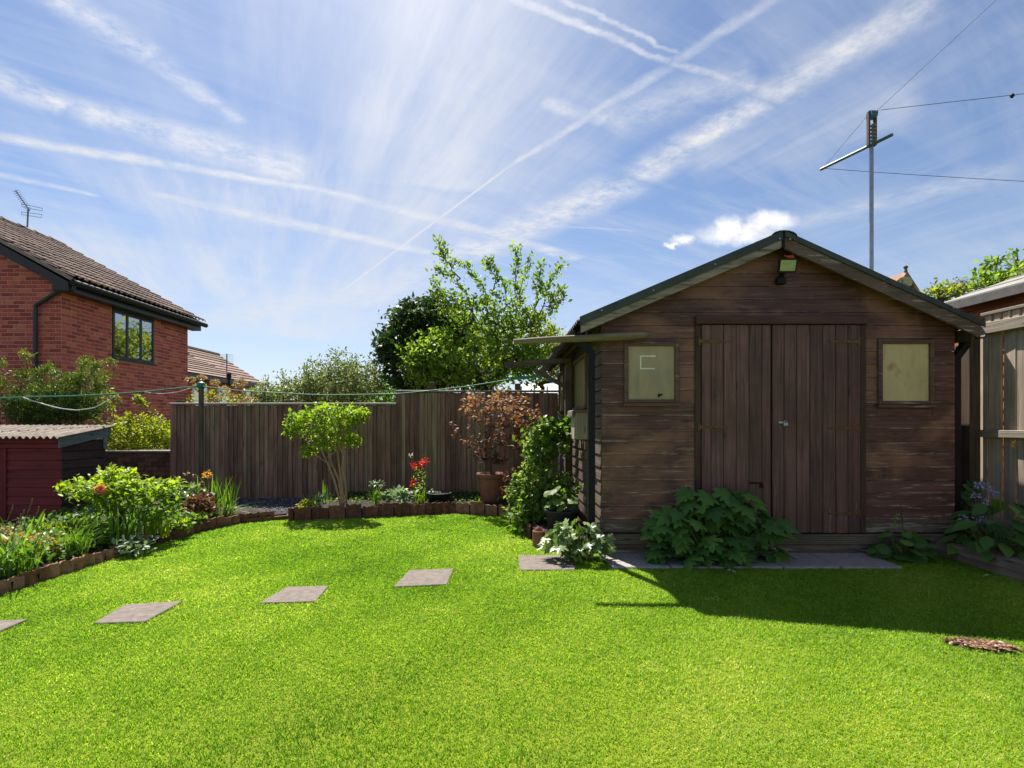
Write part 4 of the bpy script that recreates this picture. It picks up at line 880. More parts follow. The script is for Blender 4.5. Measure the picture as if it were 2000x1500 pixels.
# ------------------------------------------------------------------ right hand fence, neighbour's shed, mast
RFN = thing('close_board_fence', (4.6, 4.5, 0), 'pale weathered board fence with rails at the right edge', 'fence')
b = MB(); b.bbox((4.505, 4.895, -.1), (4.61, 5.0, 2.16), .005); b.build('post', M_POST, RFN)
y = 4.97; i = 0; vsx = []
for v in range(3): b = MB(); b.bbox((0, -.052-.004*v, 0), (.018, .052+.004*v, 2.02), .003); vsx.append(b.mesh('board', M_PALE))
while y > 2.0:
    inst('board', vsx[i % 3], RFN, (4.645+random.uniform(-.004, .004), y-.05, .08), (random.uniform(-.008, .008), 0, random.uniform(-.12, .12))); y -= .128; i += 1
for (z0, z1, dx) in ((2.03, 2.135, 0), (1.055, 1.125, 0), (.22, .3, 0)): b = MB(); b.bbox((4.59, 1.9, z0), (4.640, 4.893, z1), .005); b.build('rail', M_PALEY, RFN)
y = 4.86
for k in range(20): b = MB(); b.bbox((4.615, y-.062, 2.137), (4.64, y, 2.205), .003); b.build('trellis_block', M_PALE, RFN); y -= .086
b = MB(); b.bbox((4.60, 1.9, 2.207), (4.645, 4.893, 2.235), .003); b.build('top_slat', M_PALEY, RFN)
NS = thing('neighbour_shed', (6.4, 4.0, -.16), 'orange brown shed with grey felt roof beyond the right fence', 'shed')
b = MB(); b.prism([(5.12, 5.72, -.2), (5.12, 5.72, 2.46), (6.6, 5.72, 2.98), (8.0, 5.72, 2.46), (8.0, 5.72, -.2)], (0, -3.2, 0)); b.build('inner_wall', M_TRIM, NS)
for k in range(21):
    z = .0+.12*k; b = MB(); b.prism([(5.10, 5.74, z), (5.125, 5.74, z), (5.125, 5.74, z+.118), (5.113, 5.74, z+.118)], (0, -3.25, 0)); b.build('cladding_board', M_ORANGE, NS)
b = MB(); b.prism([(4.99, 5.83, 2.535), (6.62, 5.83, 3.105), (8.2, 5.83, 2.53), (8.2, 5.83, 2.50), (6.62, 5.83, 3.07), (4.99, 5.83, 2.50)], (0, -3.5, 0)); b.build('felt_roof', M_FELT, NS)
b = MB(); b.bbox((4.97, 2.33, 2.425), (5.0, 5.83, 2.52), .004); b.build('fascia', plain('felt_edge', (0.16, 0.15, 0.14), 0.95, 0.2, 10), NS)
for x in (5.35, 5.8, 6.25): b = MB(); zz = 2.535+(x-4.99)*.35; b.prism([(x, 5.832, zz+.012), (x+.02, 5.832, zz+.02), (x+.02, 5.832, zz-.005), (x, 5.832, zz-.006)], (0, -3.5, 0)); b.build('felt_lap', M_FELT, NS)
MA = thing('wire_mast', (5.97, 8.22, 0), 'tall grey pole with cross boom and wires behind the shed', 'mast')
tp = P(1702, 285, 8.22); b = MB(); b.tube([(tp.x, 8.22, -.1), (tp.x, 8.22, 3.0), tp], .033, 10, r2=.031); b.build('pole', M_STEEL, MA)
b = MB(); a = P(1695, 285, 8.2); c = P(1711, 217, 8.2); b.bbox((a.x-.002, 8.17, a.z), (a.x+.028, 8.24, c.z), .01); b.bbox((c.x-.028, 8.17, a.z), (c.x+.002, 8.24, c.z), .01); b.build('pulley_housing', M_BEAM, MA)
b = MB(); m_ = P(1703, 225, 8.2); b.tube([m_+Vector((-.05, 0, 0)), m_+Vector((.05, 0, 0))], .07, 12); b.build('pulley', plain('blue_pulley', (0.05, 0.16, 0.26), 0.4), MA)
b = MB(); m_ = P(1703, 262, 8.19)
for k in range(5): b.lathe([(.03, 0), (.042, .02), (.03, .04)], m_+Vector((0, -.03, -.14+.06*k)), 10)
b.build('clamp', M_ALU, MA)
b = MB(); b.tube([P(1603, 331, 8.97), P(1743, 263, 7.9)], .026, 8); b.build('boom', plain('green_grey_pipe', (0.10, 0.14, 0.15), 0.45), MA)
def wire(name, pts, r, m, label, cat, sag=0.0, n=14, group=None):
    q = []; 
    for i in range(len(pts)-1):
        for k in range(n+1 if i == len(pts)-2 else n): t = k/n; p_ = Vector(pts[i]).lerp(Vector(pts[i+1]), t); p_.z -= sag*4*t*(1-t); q.append(p_)
    b = MB(); b.tube(q, r, 5); return tag(b.build(name, m, org=pts[0], smooth=True), label, cat, group)
wa = wire('overhead_wire', [P(1708, 216, 8.18), P(2000, 183, 6.6), P(2160, 160, 5.9)], .0045, M_WIRE, 'thin wire from the mast top level to the right edge with a black insulator', 'wire')
b = MB(); p = P(1977, 187, 6.7); b.lathe([(.008, -.03), (.024, -.01), (.024, .01), (.008, .03)], p, 8); b.build('insulator', M_BLACK, wa)
wire('overhead_wire', [P(1711, 218, 8.17), P(1945, 0, 5.6), P(2000, -50, 5.2)], .0035, M_WIRE, 'thin wire rising steeply from the mast top to the upper right corner', 'wire')
wire('overhead_wire', [P(1612, 329, 8.9), P(2000, 354, 8.0), P(2100, 361, 7.8)], .004, M_WIRE, 'thin wire running right from the end of the mast boom', 'wire', 0.01)
wire('guy_wire', [P(1607, 329, 8.92), P(1699, 220, 8.2)], .0035, M_WIRE, 'short thin stay between boom end and mast top', 'wire')

# ------------------------------------------------------------------ washing line
CP = thing('clothes_post', (P(393, 760, 7.1).x, 7.1, .06), 'brown washing line post with green cap in front of the fence', 'post')
b = MB(); t_ = P(393, 752, 7.1); b.tube([(t_.x, 7.1, .0), (t_.x, 7.1, t_.z)], .034, 8); b.build('pole', M_POST, CP)
b = MB(); b.lathe([(.03, -.05), (.055, -.03), (.06, 0), (.045, .03), (.02, .045)], t_, 12); b.build('cap', M_LINE, CP)
wire('washing_line', [P(-60, 777, 6.2), P(60, 775, 6.4), P(230, 769, 6.75), P(393, 753, 7.08)], .0095, M_LINE, 'green washing line from the post to the left edge', 'washing line', .008)
wire('washing_line', [P(393, 754, 7.06), P(470, 763, 6.98), P(620, 771, 6.85), P(775, 769, 6.7), P(900, 756, 6.5), P(1000, 740, 6.3)], .007, M_LINE, 'green washing line from the post to the shed bracket', 'washing line', .004)
b = MB(); b.bar(P(998, 740, 6.25), P(1072, 733, 6.1), .028, .03); tag(b.build('line_tightener', M_LINE, org=P(998, 740, 6.25)), 'flat green tightener of the washing line near the shed bracket', 'line tightener')
wire('slack_cord', [P(45, 776, 6.35), P(75, 786, 6.4), P(115, 797, 6.45), P(150, 801, 6.5), P(185, 796, 6.6), P(232, 770, 6.74)], .0055, M_CORD, 'pale slack cord hanging below the green washing line', 'cord', .003)
wire('slack_cord', [P(282, 765, 6.82), P(310, 769, 6.9), P(345, 766, 7.0), P(378, 756, 7.06)], .004, M_CORD, 'short thin cord looped below the line beside the post', 'cord', .003)

# ------------------------------------------------------------------ edging, sleeper
EDGM = []
for v in range(6):
    b = MB(); b.cur = v/5; n = 12; W = .19; A = []
    for i in range(n+1):
        x = -W/2 + W*i/n; y = .013*math.cos(2*math.pi*i/n*1.5); zt = .165 + .006*math.sin(i*1.1+v) + .004*math.cos(i*2.3+v*2)
        A.append((x, y, zt))
    V = []; Fc = []
    for (x, y, zt) in A: V += [(x, y-.008, -.05), (x, y-.008, zt), (x, y+.008, zt), (x, y+.008, -.05)]
    for i in range(n): a, c = 4*i, 4*(i+1); Fc += [(a, c, c+1, a+1), (a+1, c+1, c+2, a+2), (a+2, c+2, c+3, a+3)]
    Fc += [(0, 1, 2, 3), (4*n, 4*n+3, 4*n+2, 4*n+1)]; b.add(V, Fc); EDGM.append(b.mesh('edging_tile', M_EDGE))
def edging(path, label, zs=1.0, start=0.0, hvar=.03, gap=.198):
    T = thing('border_edging', (path[0][0], path[0][1], 0), label, 'edging'); pts = [Vector((x, y, 0)) for x, y in path]
    Ls = [(pts[i+1]-pts[i]).length for i in range(len(pts)-1)]; tot = sum(Ls); s = start + gap/2
    while s < tot - gap*.3:
        q = s
        for i, L in enumerate(Ls):
            if q <= L: break
            q -= L
        d = (pts[i+1]-pts[i]).normalized(); p_ = pts[i] + d*q
        inst('edging_tile', random.choice(EDGM), T, (p_.x, p_.y, random.uniform(-hvar, hvar*.4)), (random.uniform(-.09, .09), random.uniform(-.04, .04), math.atan2(d.y, d.x)+random.uniform(-.05, .05)), (1, 1, zs)); s += gap
edging([(x+.005, y) for x, y in LEFT[2:]], 'wavy brown terracotta edging along the left flower bed', .70)
edging([(-2.55, 6.75), (-2.51, 6.19)] + PLANT[1:], 'wavy terracotta edging in front of the raised bed by the fence', 1.0)
edging(CLIMB[:3], 'wavy terracotta edging curving under the climber towards the shed', .95)
b = MB(); a = Vector((-3.02, 6.07, 0)); c = Vector((-2.52, 6.34, 0)); b.bar(a+Vector((0, 0, .02)), c+Vector((0, 0, .02)), .04, .06); b.bar(Vector((-2.62, 6.32, .02)), Vector((-2.51, 6.36, .02)), .04, .055)
tag(b.build('edging_rail', plain('mossy_rail', (0.20, 0.095, 0.035), 0.9, 0.3, 14), org=a), 'thin mossy brown edging rail in front of the gravel', 'edging')
b = MB(); c = P(1052, 1050, 4.93); b.lathe([(.055, 0), (.06, .01), (.06, .15), (.05, .16), (.045, .155), (.045, .02)], (c.x, 4.93, 0), 12); b.tube([(c.x-.03, 4.93, .155), (c.x+.0, 4.94, .175), (c.x+.035, 4.93, .158)], [.012, .022, .012], 7)
tag(b.build('edging_roll', M_POT, org=(c.x, 4.93, 0)), 'short upright dark terracotta piece beside the black pot', 'edging')
b = MB(); rs = random.Random(3); V = []; ns = 26; prof = [(-.10, 0), (-.105, .07), (-.095, .135), (-.05, .147), (.05, .149), (.095, .135), (.10, .0)]
for k in range(ns+1):
    y = 4.60 - (4.60-1.9)*k/ns
    for (x, z) in prof: V.append((4.02 + x + rs.uniform(-.006, .006), y, max(z + rs.uniform(-.006, .006), 0 if z else -.03)))
m_ = len(prof); Fc = [(k*m_+i, k*m_+i+1, (k+1)*m_+i+1, (k+1)*m_+i) for k in range(ns) for i in range(m_-1)] + [tuple(range(m_)), tuple(range(ns*m_, ns*m_+m_))]
b.add(V, Fc); tag(b.build('railway_sleeper', M_SLEEP, org=(4.02, 3.3, 0)), 'weathered wooden railway sleeper edging the right bed', 'sleeper')
L_MIDP = leafset('leaf_silvered_green', (0.06, 0.105, 0.028), (0.10, 0.165, 0.042), (0.19, 0.25, 0.10), trans=0.3, rough=0.36, spec=.4)
# ------------------------------------------------------------------ pots
def pot(name, px, Y, zb, rt, rb, h, m, label, rim=True, soil=True):
    x = (px-VX)*Y/F; T = thing(name, (x, Y, zb), label, 'pot')
    pr = [(rb*.98, 0), (rb, .01), (rt*.93, h*.80), (rt*.94, h*.83), (rt, h*.84), (rt*1.01, h*.98), (rt*.99, h), (rt*.92, h), (rt*.90, h*.86), (rt*.5, h*.84)] if rim else [(rb, 0), (rt, h*.93), (rt*1.05, h*.95), (rt*1.05, h), (rt*.97, h), (rt*.95, h*.86), (rt*.5, h*.85)]
    b = MB(); b.lathe(pr, (x, Y, zb), 28); b.build('body', m, T, smooth=True)
    b = MB(); b.lathe([(rt*.88, h*.865), (rt*.4, h*.885), (.01, h*.89)], (x, Y, zb), 20); b.build('compost', M_SOIL, T); return Vector((x, Y, zb+h*.89))
pt1 = pot('plant_pot', 960, 7.0, .115, .205, .135, .385, M_POT, 'large terracotta pot holding the bronze leaved tree')
pt2 = pot('bowl_pot', 857, 6.95, .115, .165, .13, .125, M_DGREY, 'wide low dark bowl in the raised bed left of the terracotta pot', False)
pt3 = pot('bucket_pot', 1097, 5.15, .12, .165, .135, .20, M_DGREY, 'round dark grey pot standing below the climber', False)

# ------------------------------------------------------------------ trees and shrubs
def tree(name, label, cat, base, targets, bark, leafmat_, per, size, tmpl=T_DIA, r_tip=.004, r_base=.05, step=.16, spread=.03, maxc=12, upj=.7, sv_=.35, trunk=None, jit=.1, extra=None, group=None, low=.4, tonef=None, droop=0.0):
    T = thing(name, base, label, cat, group)
    N, par, cnt, rad, tips = skeleton(trunk or [base, Vector(base)+Vector((0, 0, .25))], targets, r_tip, r_base, step, jit, low)
    limbs('trunk', N, par, rad, bark, T); Pp, D = twigleaves(N, par, cnt, per, maxc, spread)
    if extra is not None: Pp = np.concatenate([Pp, extra[0]]); D = np.concatenate([D, extra[1]])
    D[:, 2] -= droop
    sz = size*(1 + rng.uniform(-sv_, sv_, len(Pp))); tn = tonef(Pp) if tonef else None
    leaves('crown', Pp, D, sz, tmpl, leafmat_, T, tn, upj); return T
def tn_noise(a, b):
    def f(Pp):
        q = (np.sin(Pp[:, 0]*3.1+1)+np.sin(Pp[:, 2]*3.7)+np.sin(Pp[:, 1]*2.3+Pp[:, 0]*1.7))/6+.5
        return np.clip(a + b*q + rng.normal(0, .2, len(Pp)), 0, 1)
    return f
# laurel
Tg = np.concatenate([ell(150, 838, 685, 98, 98, 10.3, .9, .7), ell(60, 870, 640, 60, 52, 10.3, .7), ell(30, 810, 625, 40, 42, 10.3, .5)])
tree('laurel', 'dark evergreen laurel behind the fence left of the apple tree', 'tree', (P(840, 800, 10.3).x, 10.3, -.16), Tg, M_BARK, L_DARK, 19, .125, T_DIA, extra=cat_(clumps(140, 26, .12, 835, 688, 94, 92, 10.3, .8), clumps(40, 26, .12, 870, 640, 54, 50, 10.3, .6)), r_base=.08, spread=.06, maxc=30, upj=.8)
# apple tree with long shoots
Y_A = 9.3
sh = []
for path in ([(935, 640), (905, 560), (872, 500), (856, 478)], [(930, 610), (890, 548), (848, 520)], [(925, 600), (880, 572), (848, 560)], [(960, 620), (945, 560), (905, 510)], [(1000, 640), (985, 560), (960, 515), (945, 508)],
             [(1000, 620), (1005, 540), (1012, 485)], [(1010, 620), (1022, 550), (1038, 497)], [(1020, 640), (1050, 560), (1056, 518)], [(1030, 620), (1070, 560), (1095, 522)], [(1030, 640), (1075, 585), (1102, 562)], [(1020, 650), (1070, 610), (1100, 580)],
             [(900, 650), (870, 600), (850, 575)], [(940, 640), (965, 560), (972, 540)]):
    yy_ = Y_A + random.uniform(-.4, .4); q = [np.array(P(x, y, yy_)) for x, y in path]
    for i in range(len(q)-1):
        for k in range(5): sh.append(q[i] + (q[i+1]-q[i])*(k+1)/5 + rng.normal(0, .02, 3))
for p_ in list(sh):
    if random.random() < .62: sh.append(p_ + rng.normal(0, .095, 3)*np.array([1, 1, .8]))
Tg = np.concatenate([np.array(sh), ell(170, 935, 690, 125, 68, Y_A, .9, .9), ell(70, 1010, 660, 70, 70, Y_A, .6, .9), ell(55, 830, 715, 46, 44, Y_A, .5, .9), ell(40, 960, 610, 80, 40, Y_A, .5)])
bs = P(962, 860, Y_A); tree('apple_tree', 'loose bright green apple tree with upright shoots behind the fence', 'tree', (bs.x, Y_A, -.16), Tg, M_BARK, L_APPLE, 12, .08, T_DIA, extra=cat_(clumps(120, 26, .09, 940, 700, 128, 54, Y_A, .8), clumps(44, 22, .08, 1010, 665, 72, 60, Y_A, .6), clumps(60, 24, .09, 835, 705, 52, 46, Y_A, .5), clumps(34, 20, .08, 955, 615, 85, 34, Y_A, .5)), r_base=.085, r_tip=.005, step=.15, spread=.045, maxc=14, upj=.9, trunk=[(bs.x, Y_A, -.16), (bs.x+.03, Y_A, .6), (bs.x-.02, Y_A, 1.2), (bs.x+.02, Y_A, 1.6)], low=.5)
Tg = np.concatenate([ell(90, 1062, 690, 46, 72, 9.9, .5, .9), ell(30, 1030, 640, 40, 40, 9.9, .4)])
tree('yellow_shrub', 'yellow green leafy shrub behind the fence beside the shed', 'shrub', (P(1062, 800, 9.9).x, 9.9, -.16), Tg, M_BARK, L_YEL, 13, .075, T_DIA, extra=clumps(70, 26, .09, 1062, 695, 46, 64, 9.9, .5), r_base=.04, maxc=14, upj=.9)
# olive shrub
spk = [P(x, y, 9.6 + random.uniform(-.3, .3)) for x, y in ((640, 682), (655, 692), (668, 688), (688, 690), (702, 700), (724, 700), (622, 700), (608, 712), (555, 728), (540, 732), (518, 738), (575, 735), (590, 718), (745, 712))]
Tg = np.concatenate([ell(130, 665, 748, 82, 50, 9.6, .7, .8), ell(60, 560, 770, 66, 30, 9.6, .5, .9), np.array([tuple(p_) for p_ in spk])])
tree('olive_shrub', 'grey green small leaved shrub above the lower fence', 'shrub', (P(640, 900, 9.6).x, 9.6, -.16), Tg, M_BARK, L_OLIVE, 22, .058, T_DIA, extra=cat_(clumps(130, 34, .09, 668, 752, 80, 44, 9.6, .6), clumps(70, 30, .08, 560, 775, 66, 26, 9.6, .5), clumps(30, 30, .08, 520, 790, 30, 20, 9.6, .4)), r_base=.05, maxc=20, spread=.05, upj=1.0)
# hydrangea with dried heads
HYD = thing('hydrangea', (P(430, 900, 8.7).x, 8.7, -.16), 'hydrangea with dried brown flower heads over the fence', 'shrub')
heads = [(372, 742), (394, 738), (388, 757), (420, 747), (412, 770), (436, 762), (445, 774), (470, 747), (466, 752), (478, 778), (492, 783), (424, 780), (400, 778), (455, 786)]
Tg = np.array([np.array(P(x, y+9, 8.7+random.uniform(-.2, .2))) for x, y in heads]); N, par, cnt, rad, tips = skeleton([HYD.location, HYD.location+Vector((0, 0, .5))], Tg, .004, .02, .2, .05, .3); limbs('stems', N, par, rad, M_BARK, HYD)
Pp, D = twigleaves(N, par, cnt, 9, 1, .05); ex = np.array(ell(160, 425, 783, 66, 20, 8.7, .25)); Pp = np.concatenate([Pp, ex]); D = np.concatenate([D, randdir(len(ex))]); leaves('leaves', Pp, D, .07, T_DIA, L_YEL, HYD, None, 1.0)
for (x, y) in heads:
    c = np.array(P(x, y, 8.7+random.uniform(-.2, .2))); d = randdir(110, .3); r = rng.uniform(.06, .115); leaves('flower_head', c + d*r*np.array([1, 1, .62])*rng.uniform(.6, 1, (110, 1)), d+rng.normal(0, .5, d.shape), .038, T_DIA, L_DRY, HYD, None, 1.0)['kind'] = 'stuff'
# conifer by the store and lime shrub
CON = thing('conifer', (P(105, 900, 8.0).x, 8.0, -.16), 'feathery dark conifer with lime tips behind the red store', 'shrub')
tg = []
for (x0, y0, x1, y1) in ((90, 830, 5, 708), (90, 830, 30, 735), (100, 820, 70, 730), (110, 820, 78, 700), (110, 815, 120, 745), (120, 815, 150, 712), (120, 815, 185, 700), (130, 815, 205, 712), (120, 820, 140, 735), (60, 830, 15, 770), (140, 820, 180, 750), (130, 820, 175, 790), (90, 825, 45, 775), (100, 820, 100, 760)):
    for k in range(9):
        t = (k+1)/9; p_ = np.array(P(x0+(x1-x0)*t, y0+(y1-y0)*t, 8.0)) + rng.normal(0, .05, 3)*np.array([1, 5, 1]); tg.append(p_)
        for q in range(5): tg.append(p_ + rng.normal(0, .14, 3)*np.array([1, 1.5, .6])*(1.2-t))
tg = np.concatenate([np.array(tg), ell(170, 105, 795, 88, 42, 8.0, .6, .9)])
N, par, cnt, rad, tips = skeleton([CON.location, CON.location+Vector((0, 0, .8))], tg, .003, .05, .16, .08, .3); limbs('trunk', N, par, rad, M_BARK, CON)
Pp, D = twigleaves(N, par, cnt, 30, 40, .035); ex = clumps(60, 40, .075, 105, 798, 88, 30, 8.0, .5); Pp = np.concatenate([Pp, ex[0]]); D = np.concatenate([D, ex[1]]); D[:, 2] += .25; zc = CAMH + (VY-760)*8/F
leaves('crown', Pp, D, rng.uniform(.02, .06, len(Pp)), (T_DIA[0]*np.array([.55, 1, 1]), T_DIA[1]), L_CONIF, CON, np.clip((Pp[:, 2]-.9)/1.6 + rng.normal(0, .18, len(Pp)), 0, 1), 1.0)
tg = []
for pth in ([(300, 850), (285, 800), (268, 770), (262, 790)], [(310, 850), (300, 810), (275, 785), (262, 778)], [(250, 850), (225, 810), (205, 780), (192, 762)], [(250, 840), (215, 770), (198, 742), (208, 735)], [(270, 850), (240, 800), (228, 775), (222, 770)], [(215, 850), (185, 815), (160, 802)]):
    for i in range(len(pth)-1):
        for k in range(4): t = k/4; tg.append(np.array(P(pth[i][0]+(pth[i+1][0]-pth[i][0])*t, pth[i][1]+(pth[i+1][1]-pth[i][1])*t, 9.0)) + rng.normal(0, .015, 3))
Tg = np.concatenate([np.array(tg), ell(150, 275, 850, 62, 42, 9.0, .5, .8)])
tree('lime_shrub', 'lime green shrub with whippy shoots between the store and the fence', 'shrub', (P(275, 950, 9.0).x, 9.0, -.16), Tg, M_BARK, L_YEL, 12, .06, T_DIA, extra=clumps(90, 26, .08, 272, 852, 62, 38, 9.0, .5), r_base=.03, r_tip=.003, step=.12, spread=.025, upj=.9)
# right hand far trees
Tg = np.concatenate([ell(120, 1985, 530, 48, 42, 17, 1.2, .9), ell(40, 1945, 548, 30, 16, 17, .8, .9)])
tree('field_maple', 'leafy green tree beyond the felt roof at the right edge', 'tree', (P(1990, 530, 17).x, 17, -.16), Tg, M_BARK, L_APPLE, 7, .17, T_DIA, r_base=.13, r_tip=.012, step=.4, spread=.1, upj=1.0, trunk=[(P(1990, 530, 17).x, 17, -.16), (P(1990, 530, 17).x, 17, 4.5)], low=.9)
tree('round_bush', 'yellow green bush just right of the shed roof in the distance', 'shrub', (P(1843, 570, 19).x, 19, -.16), ell(60, 1845, 572, 26, 14, 19, 1.0, .9), M_BARK, L_YEL, 9, .17, T_DIA, r_base=.1, r_tip=.012, step=.5, spread=.12, upj=1.0, trunk=[(P(1843, 570, 19).x, 19, -.16), (P(1843, 570, 19).x, 19, 4.4)], low=.9)
tree('grey_tree', 'pale grey barely leafed tree in the distance on the right', 'tree', (P(1893, 570, 24).x, 24, -.16), ell(110, 1893, 562, 40, 18, 24, 1.0, .9), plain('grey_twig', (0.16, 0.155, 0.17), 0.9), L_GREYTW, 4, .12, T_DIA, r_base=.1, r_tip=.014, step=.5, spread=.12, upj=1.0, trunk=[(P(1893, 570, 24).x, 24, -.16), (P(1893, 570, 24).x, 24, 5.6)], low=.9)
Tg = np.concatenate([ell(90, 915, 690, 95, 62, 21, 1.6, .9)])
tree('far_birch', 'bright leafy tree in the gap behind the apple tree', 'tree', (P(915, 690, 21).x, 21, -.16), Tg, M_BARK, L_YEL, 9, .17, T_DIA, extra=clumps(130, 26, .26, 915, 700, 95, 58, 21, 1.5), r_base=.12, r_tip=.012, step=.4, spread=.1, upj=1.0, trunk=[(P(915, 690, 21).x, 21, -.16), (P(915, 690, 21).x, 21, 1.6)], low=.9)
tree('far_hedge_tree', 'dull green round tree low behind the grey green shrub', 'tree', (P(705, 770, 22).x, 22, -.16), ell(60, 705, 775, 90, 30, 22, 1.5, .9), M_BARK, L_MID, 8, .18, T_DIA, extra=clumps(110, 24, .26, 700, 780, 100, 28, 22, 1.5), r_base=.12, r_tip=.012, step=.4, spread=.1, upj=1.0, low=.3)
# greenhouse glimpsed behind the apple tree
GH = thing('greenhouse', (.7, 12.2, -.16), 'white framed greenhouse roof glimpsed under the apple tree', 'greenhouse')
b = MB(); b.box((.2, 11.5, -.16), (1.5, 13.2, 1.75)); b.build('glazing', plain('pale_glazing', (0.60, 0.63, 0.63), 0.3), GH)
for i in range(6): b = MB(); b.box((.2+.29*i, 11.47, -.16), (.235+.29*i, 11.498, 2.0)); b.build('glazing_bar', M_WHITE, GH)
b = MB(); b.prism([(.45, 11.45, 1.76), (1.55, 11.45, 1.76), (1.55, 12.35, 2.06), (.45, 12.35, 2.06)], (0, 0, .05)); b.build('roof', M_WHITE, GH)

# small multi-stemmed tree in the raised bed
YT = 6.72
clus = [(590, 815, 32, 15), (640, 802, 44, 14), (690, 806, 28, 14), (575, 840, 20, 17), (612, 845, 34, 20), (650, 838, 34, 22), (682, 826, 24, 16), (600, 880, 16, 11), (640, 870, 20, 11), (668, 862, 22, 12), (690, 856, 14, 12), (655, 820, 46, 22), (610, 822, 40, 18), (706, 812, 13, 14)]
Tg = np.concatenate([ell(int(10+rx*.9), x, y, rx, ry, YT, .30 if rx > 25 else .16, .9) for x, y, rx, ry in clus])
T = thing('standard_shrub', P(668, 985, YT), 'small fresh green tree with several pale stems in the raised bed', 'small tree')
stems = [[(666, 988), (652, 935), (640, 905), (628, 880), (615, 862)], [(670, 988), (662, 940), (648, 905), (640, 880), (632, 850)], [(673, 988), (665, 930), (660, 890), (656, 860), (662, 835)], [(677, 988), (675, 945), (668, 915), (672, 895), (662, 868), (672, 845)], [(640, 905), (622, 892), (605, 884)], [(640, 893), (658, 880), (672, 868)]]
Ns = []; pr_ = []; rd = []
for k, s_ in enumerate(stems):
    yo = YT + (-.06, .0, .05, -.02, -.03, .03)[k]
    for i, (x, y) in enumerate(s_): Ns.append(np.array(P(x, y, yo))); pr_.append(-1 if i == 0 else len(Ns)-2); rd.append((.0145 if k < 4 else .008)*(1-.12*i))
k0 = 0
for s_ in stems: k1 = k0 + len(s_); limbs('stem', np.array(Ns[k0:k1]), np.arange(-1, len(s_)-1), np.array(rd[k0:k1]), M_STEMP, T, 7); k0 = k1
N, par, cnt, rad, tips = skeleton([Ns[4], Ns[9], Ns[14], Ns[20]], Tg, .0025, .010, .10, .08, 0); limbs('twigs', N, par, rad, M_STEMP, T, 4)
Pp, D = twigleaves(N, par, cnt, 9, 12, .022); D[:, 2] -= .25
leaves('crown', Pp, D, rng.uniform(.035, .062, len(Pp)), T_OVAL, L_LIME, T, tn_noise(.35, .6)(Pp), .45)
# bronze acer in pot
T = thing('acer', pt1, 'bronze leaved acer growing in the terracotta pot', 'small tree'); YA2 = 7.0
Tg = np.concatenate([ell(150, 965, 800, 72, 42, YA2, .38, .9), ell(70, 960, 855, 62, 36, YA2, .32, .9), ell(30, 955, 890, 36, 18, YA2, .2), ell(26, 1030, 820, 26, 22, YA2, .18), ell(18, 1020, 850, 34, 22, YA2, .2), np.array([tuple(P(x, y, YA2)) for x, y in ((900, 790), (905, 805), (898, 815), (910, 830), (920, 775), (1040, 780), (1050, 795), (878, 826), (890, 836), (884, 848), (893, 852), (903, 862), (915, 876), (928, 886), (936, 892), (1058, 806), (1048, 815))])])
N, par, cnt, rad, tips = skeleton([pt1, pt1+Vector((-.01, 0, .12)), pt1+Vector((.01, 0, .24))], Tg, .002, .013, .13, .06, 0); limbs('stems', N, par, rad, M_BARK, T, 5)
Pp, D = twigleaves(N, par, cnt, 6, 9, .024); D[:, 2] -= .45; leaves('crown', Pp, D, rng.uniform(.035, .06, len(Pp)), T_PALM, L_ACER, T, np.clip((Pp[:, 2]-.7)/1.0 + rng.normal(0, .22, len(Pp)), 0, 1), .5)
# climber against the shed corner
T = thing('climber', (.47, 5.75, .12), 'glossy green climber massed against the shed side', 'climber')
def ground_c(px, py, Y): return np.array(P(px, py, Y))
Tg = np.concatenate([ell(36, 1085, 838, 32, 20, 5.75, .18, .9), ell(46, 1058, 870, 36, 28, 5.75, .22, .9), ell(26, 1050, 905, 26, 22, 5.75, .2, .9), ell(36, 1050, 950, 32, 30, 5.7, .22, .9), ell(32, 1020, 965, 36, 20, 5.7, .2, .9), ell(30, 1030, 1008, 30, 16, 5.55, .16, .9), ell(26, 1085, 960, 26, 24, 5.6, .14, .9), ell(18, 1108, 945, 20, 18, 5.6, .12), ell(10, 1112, 838, 12, 12, 5.6, .1), ell(12, 1100, 830, 20, 12, 5.75, .1)])
N, par, cnt, rad, tips = skeleton([(.47, 5.75, .12), (.48, 5.75, .4), (.5, 5.76, .7)], Tg, .003, .016, .12, .1, 0); limbs('stems', N, par, rad, M_BARK, T, 5)
Pp, D = twigleaves(N, par, cnt, 7, 14, .03); ex = cat_(clumps(26, 16, .05, 1060, 862, 44, 32, 5.75, .2), clumps(30, 16, .05, 1050, 945, 46, 44, 5.7, .2), clumps(24, 16, .05, 1030, 1000, 36, 26, 5.6, .18), clumps(14, 14, .05, 1090, 840, 30, 18, 5.75, .12), clumps(12, 14, .05, 1090, 965, 28, 22, 5.6, .1)); Pp = np.concatenate([Pp, ex[0]]); D = np.concatenate([D, ex[1]]); D[:, 2] -= .3; D[:, 1] -= .25; leaves('leaves', Pp, D, rng.uniform(.045, .085, len(Pp)), T_OVAL, L_CLIMB, T, tn_noise(.1, .7)(Pp), .5)
Tg = np.concatenate([ell(26, 1000, 935, 16, 18, 6.3, .12, .9), ell(20, 1012, 955, 24, 14, 6.25, .12), ell(14, 992, 965, 14, 10, 6.2, .1)])
tree('copper_rose', 'copper tinted young rose between the terracotta pot and the climber', 'shrub', (P(1005, 985, 6.3).x, 6.3, .12), Tg, M_BARK, L_BRONZE, 7, .055, T_OVAL, r_base=.008, r_tip=.002, step=.1, spread=.02, upj=.5, low=0)
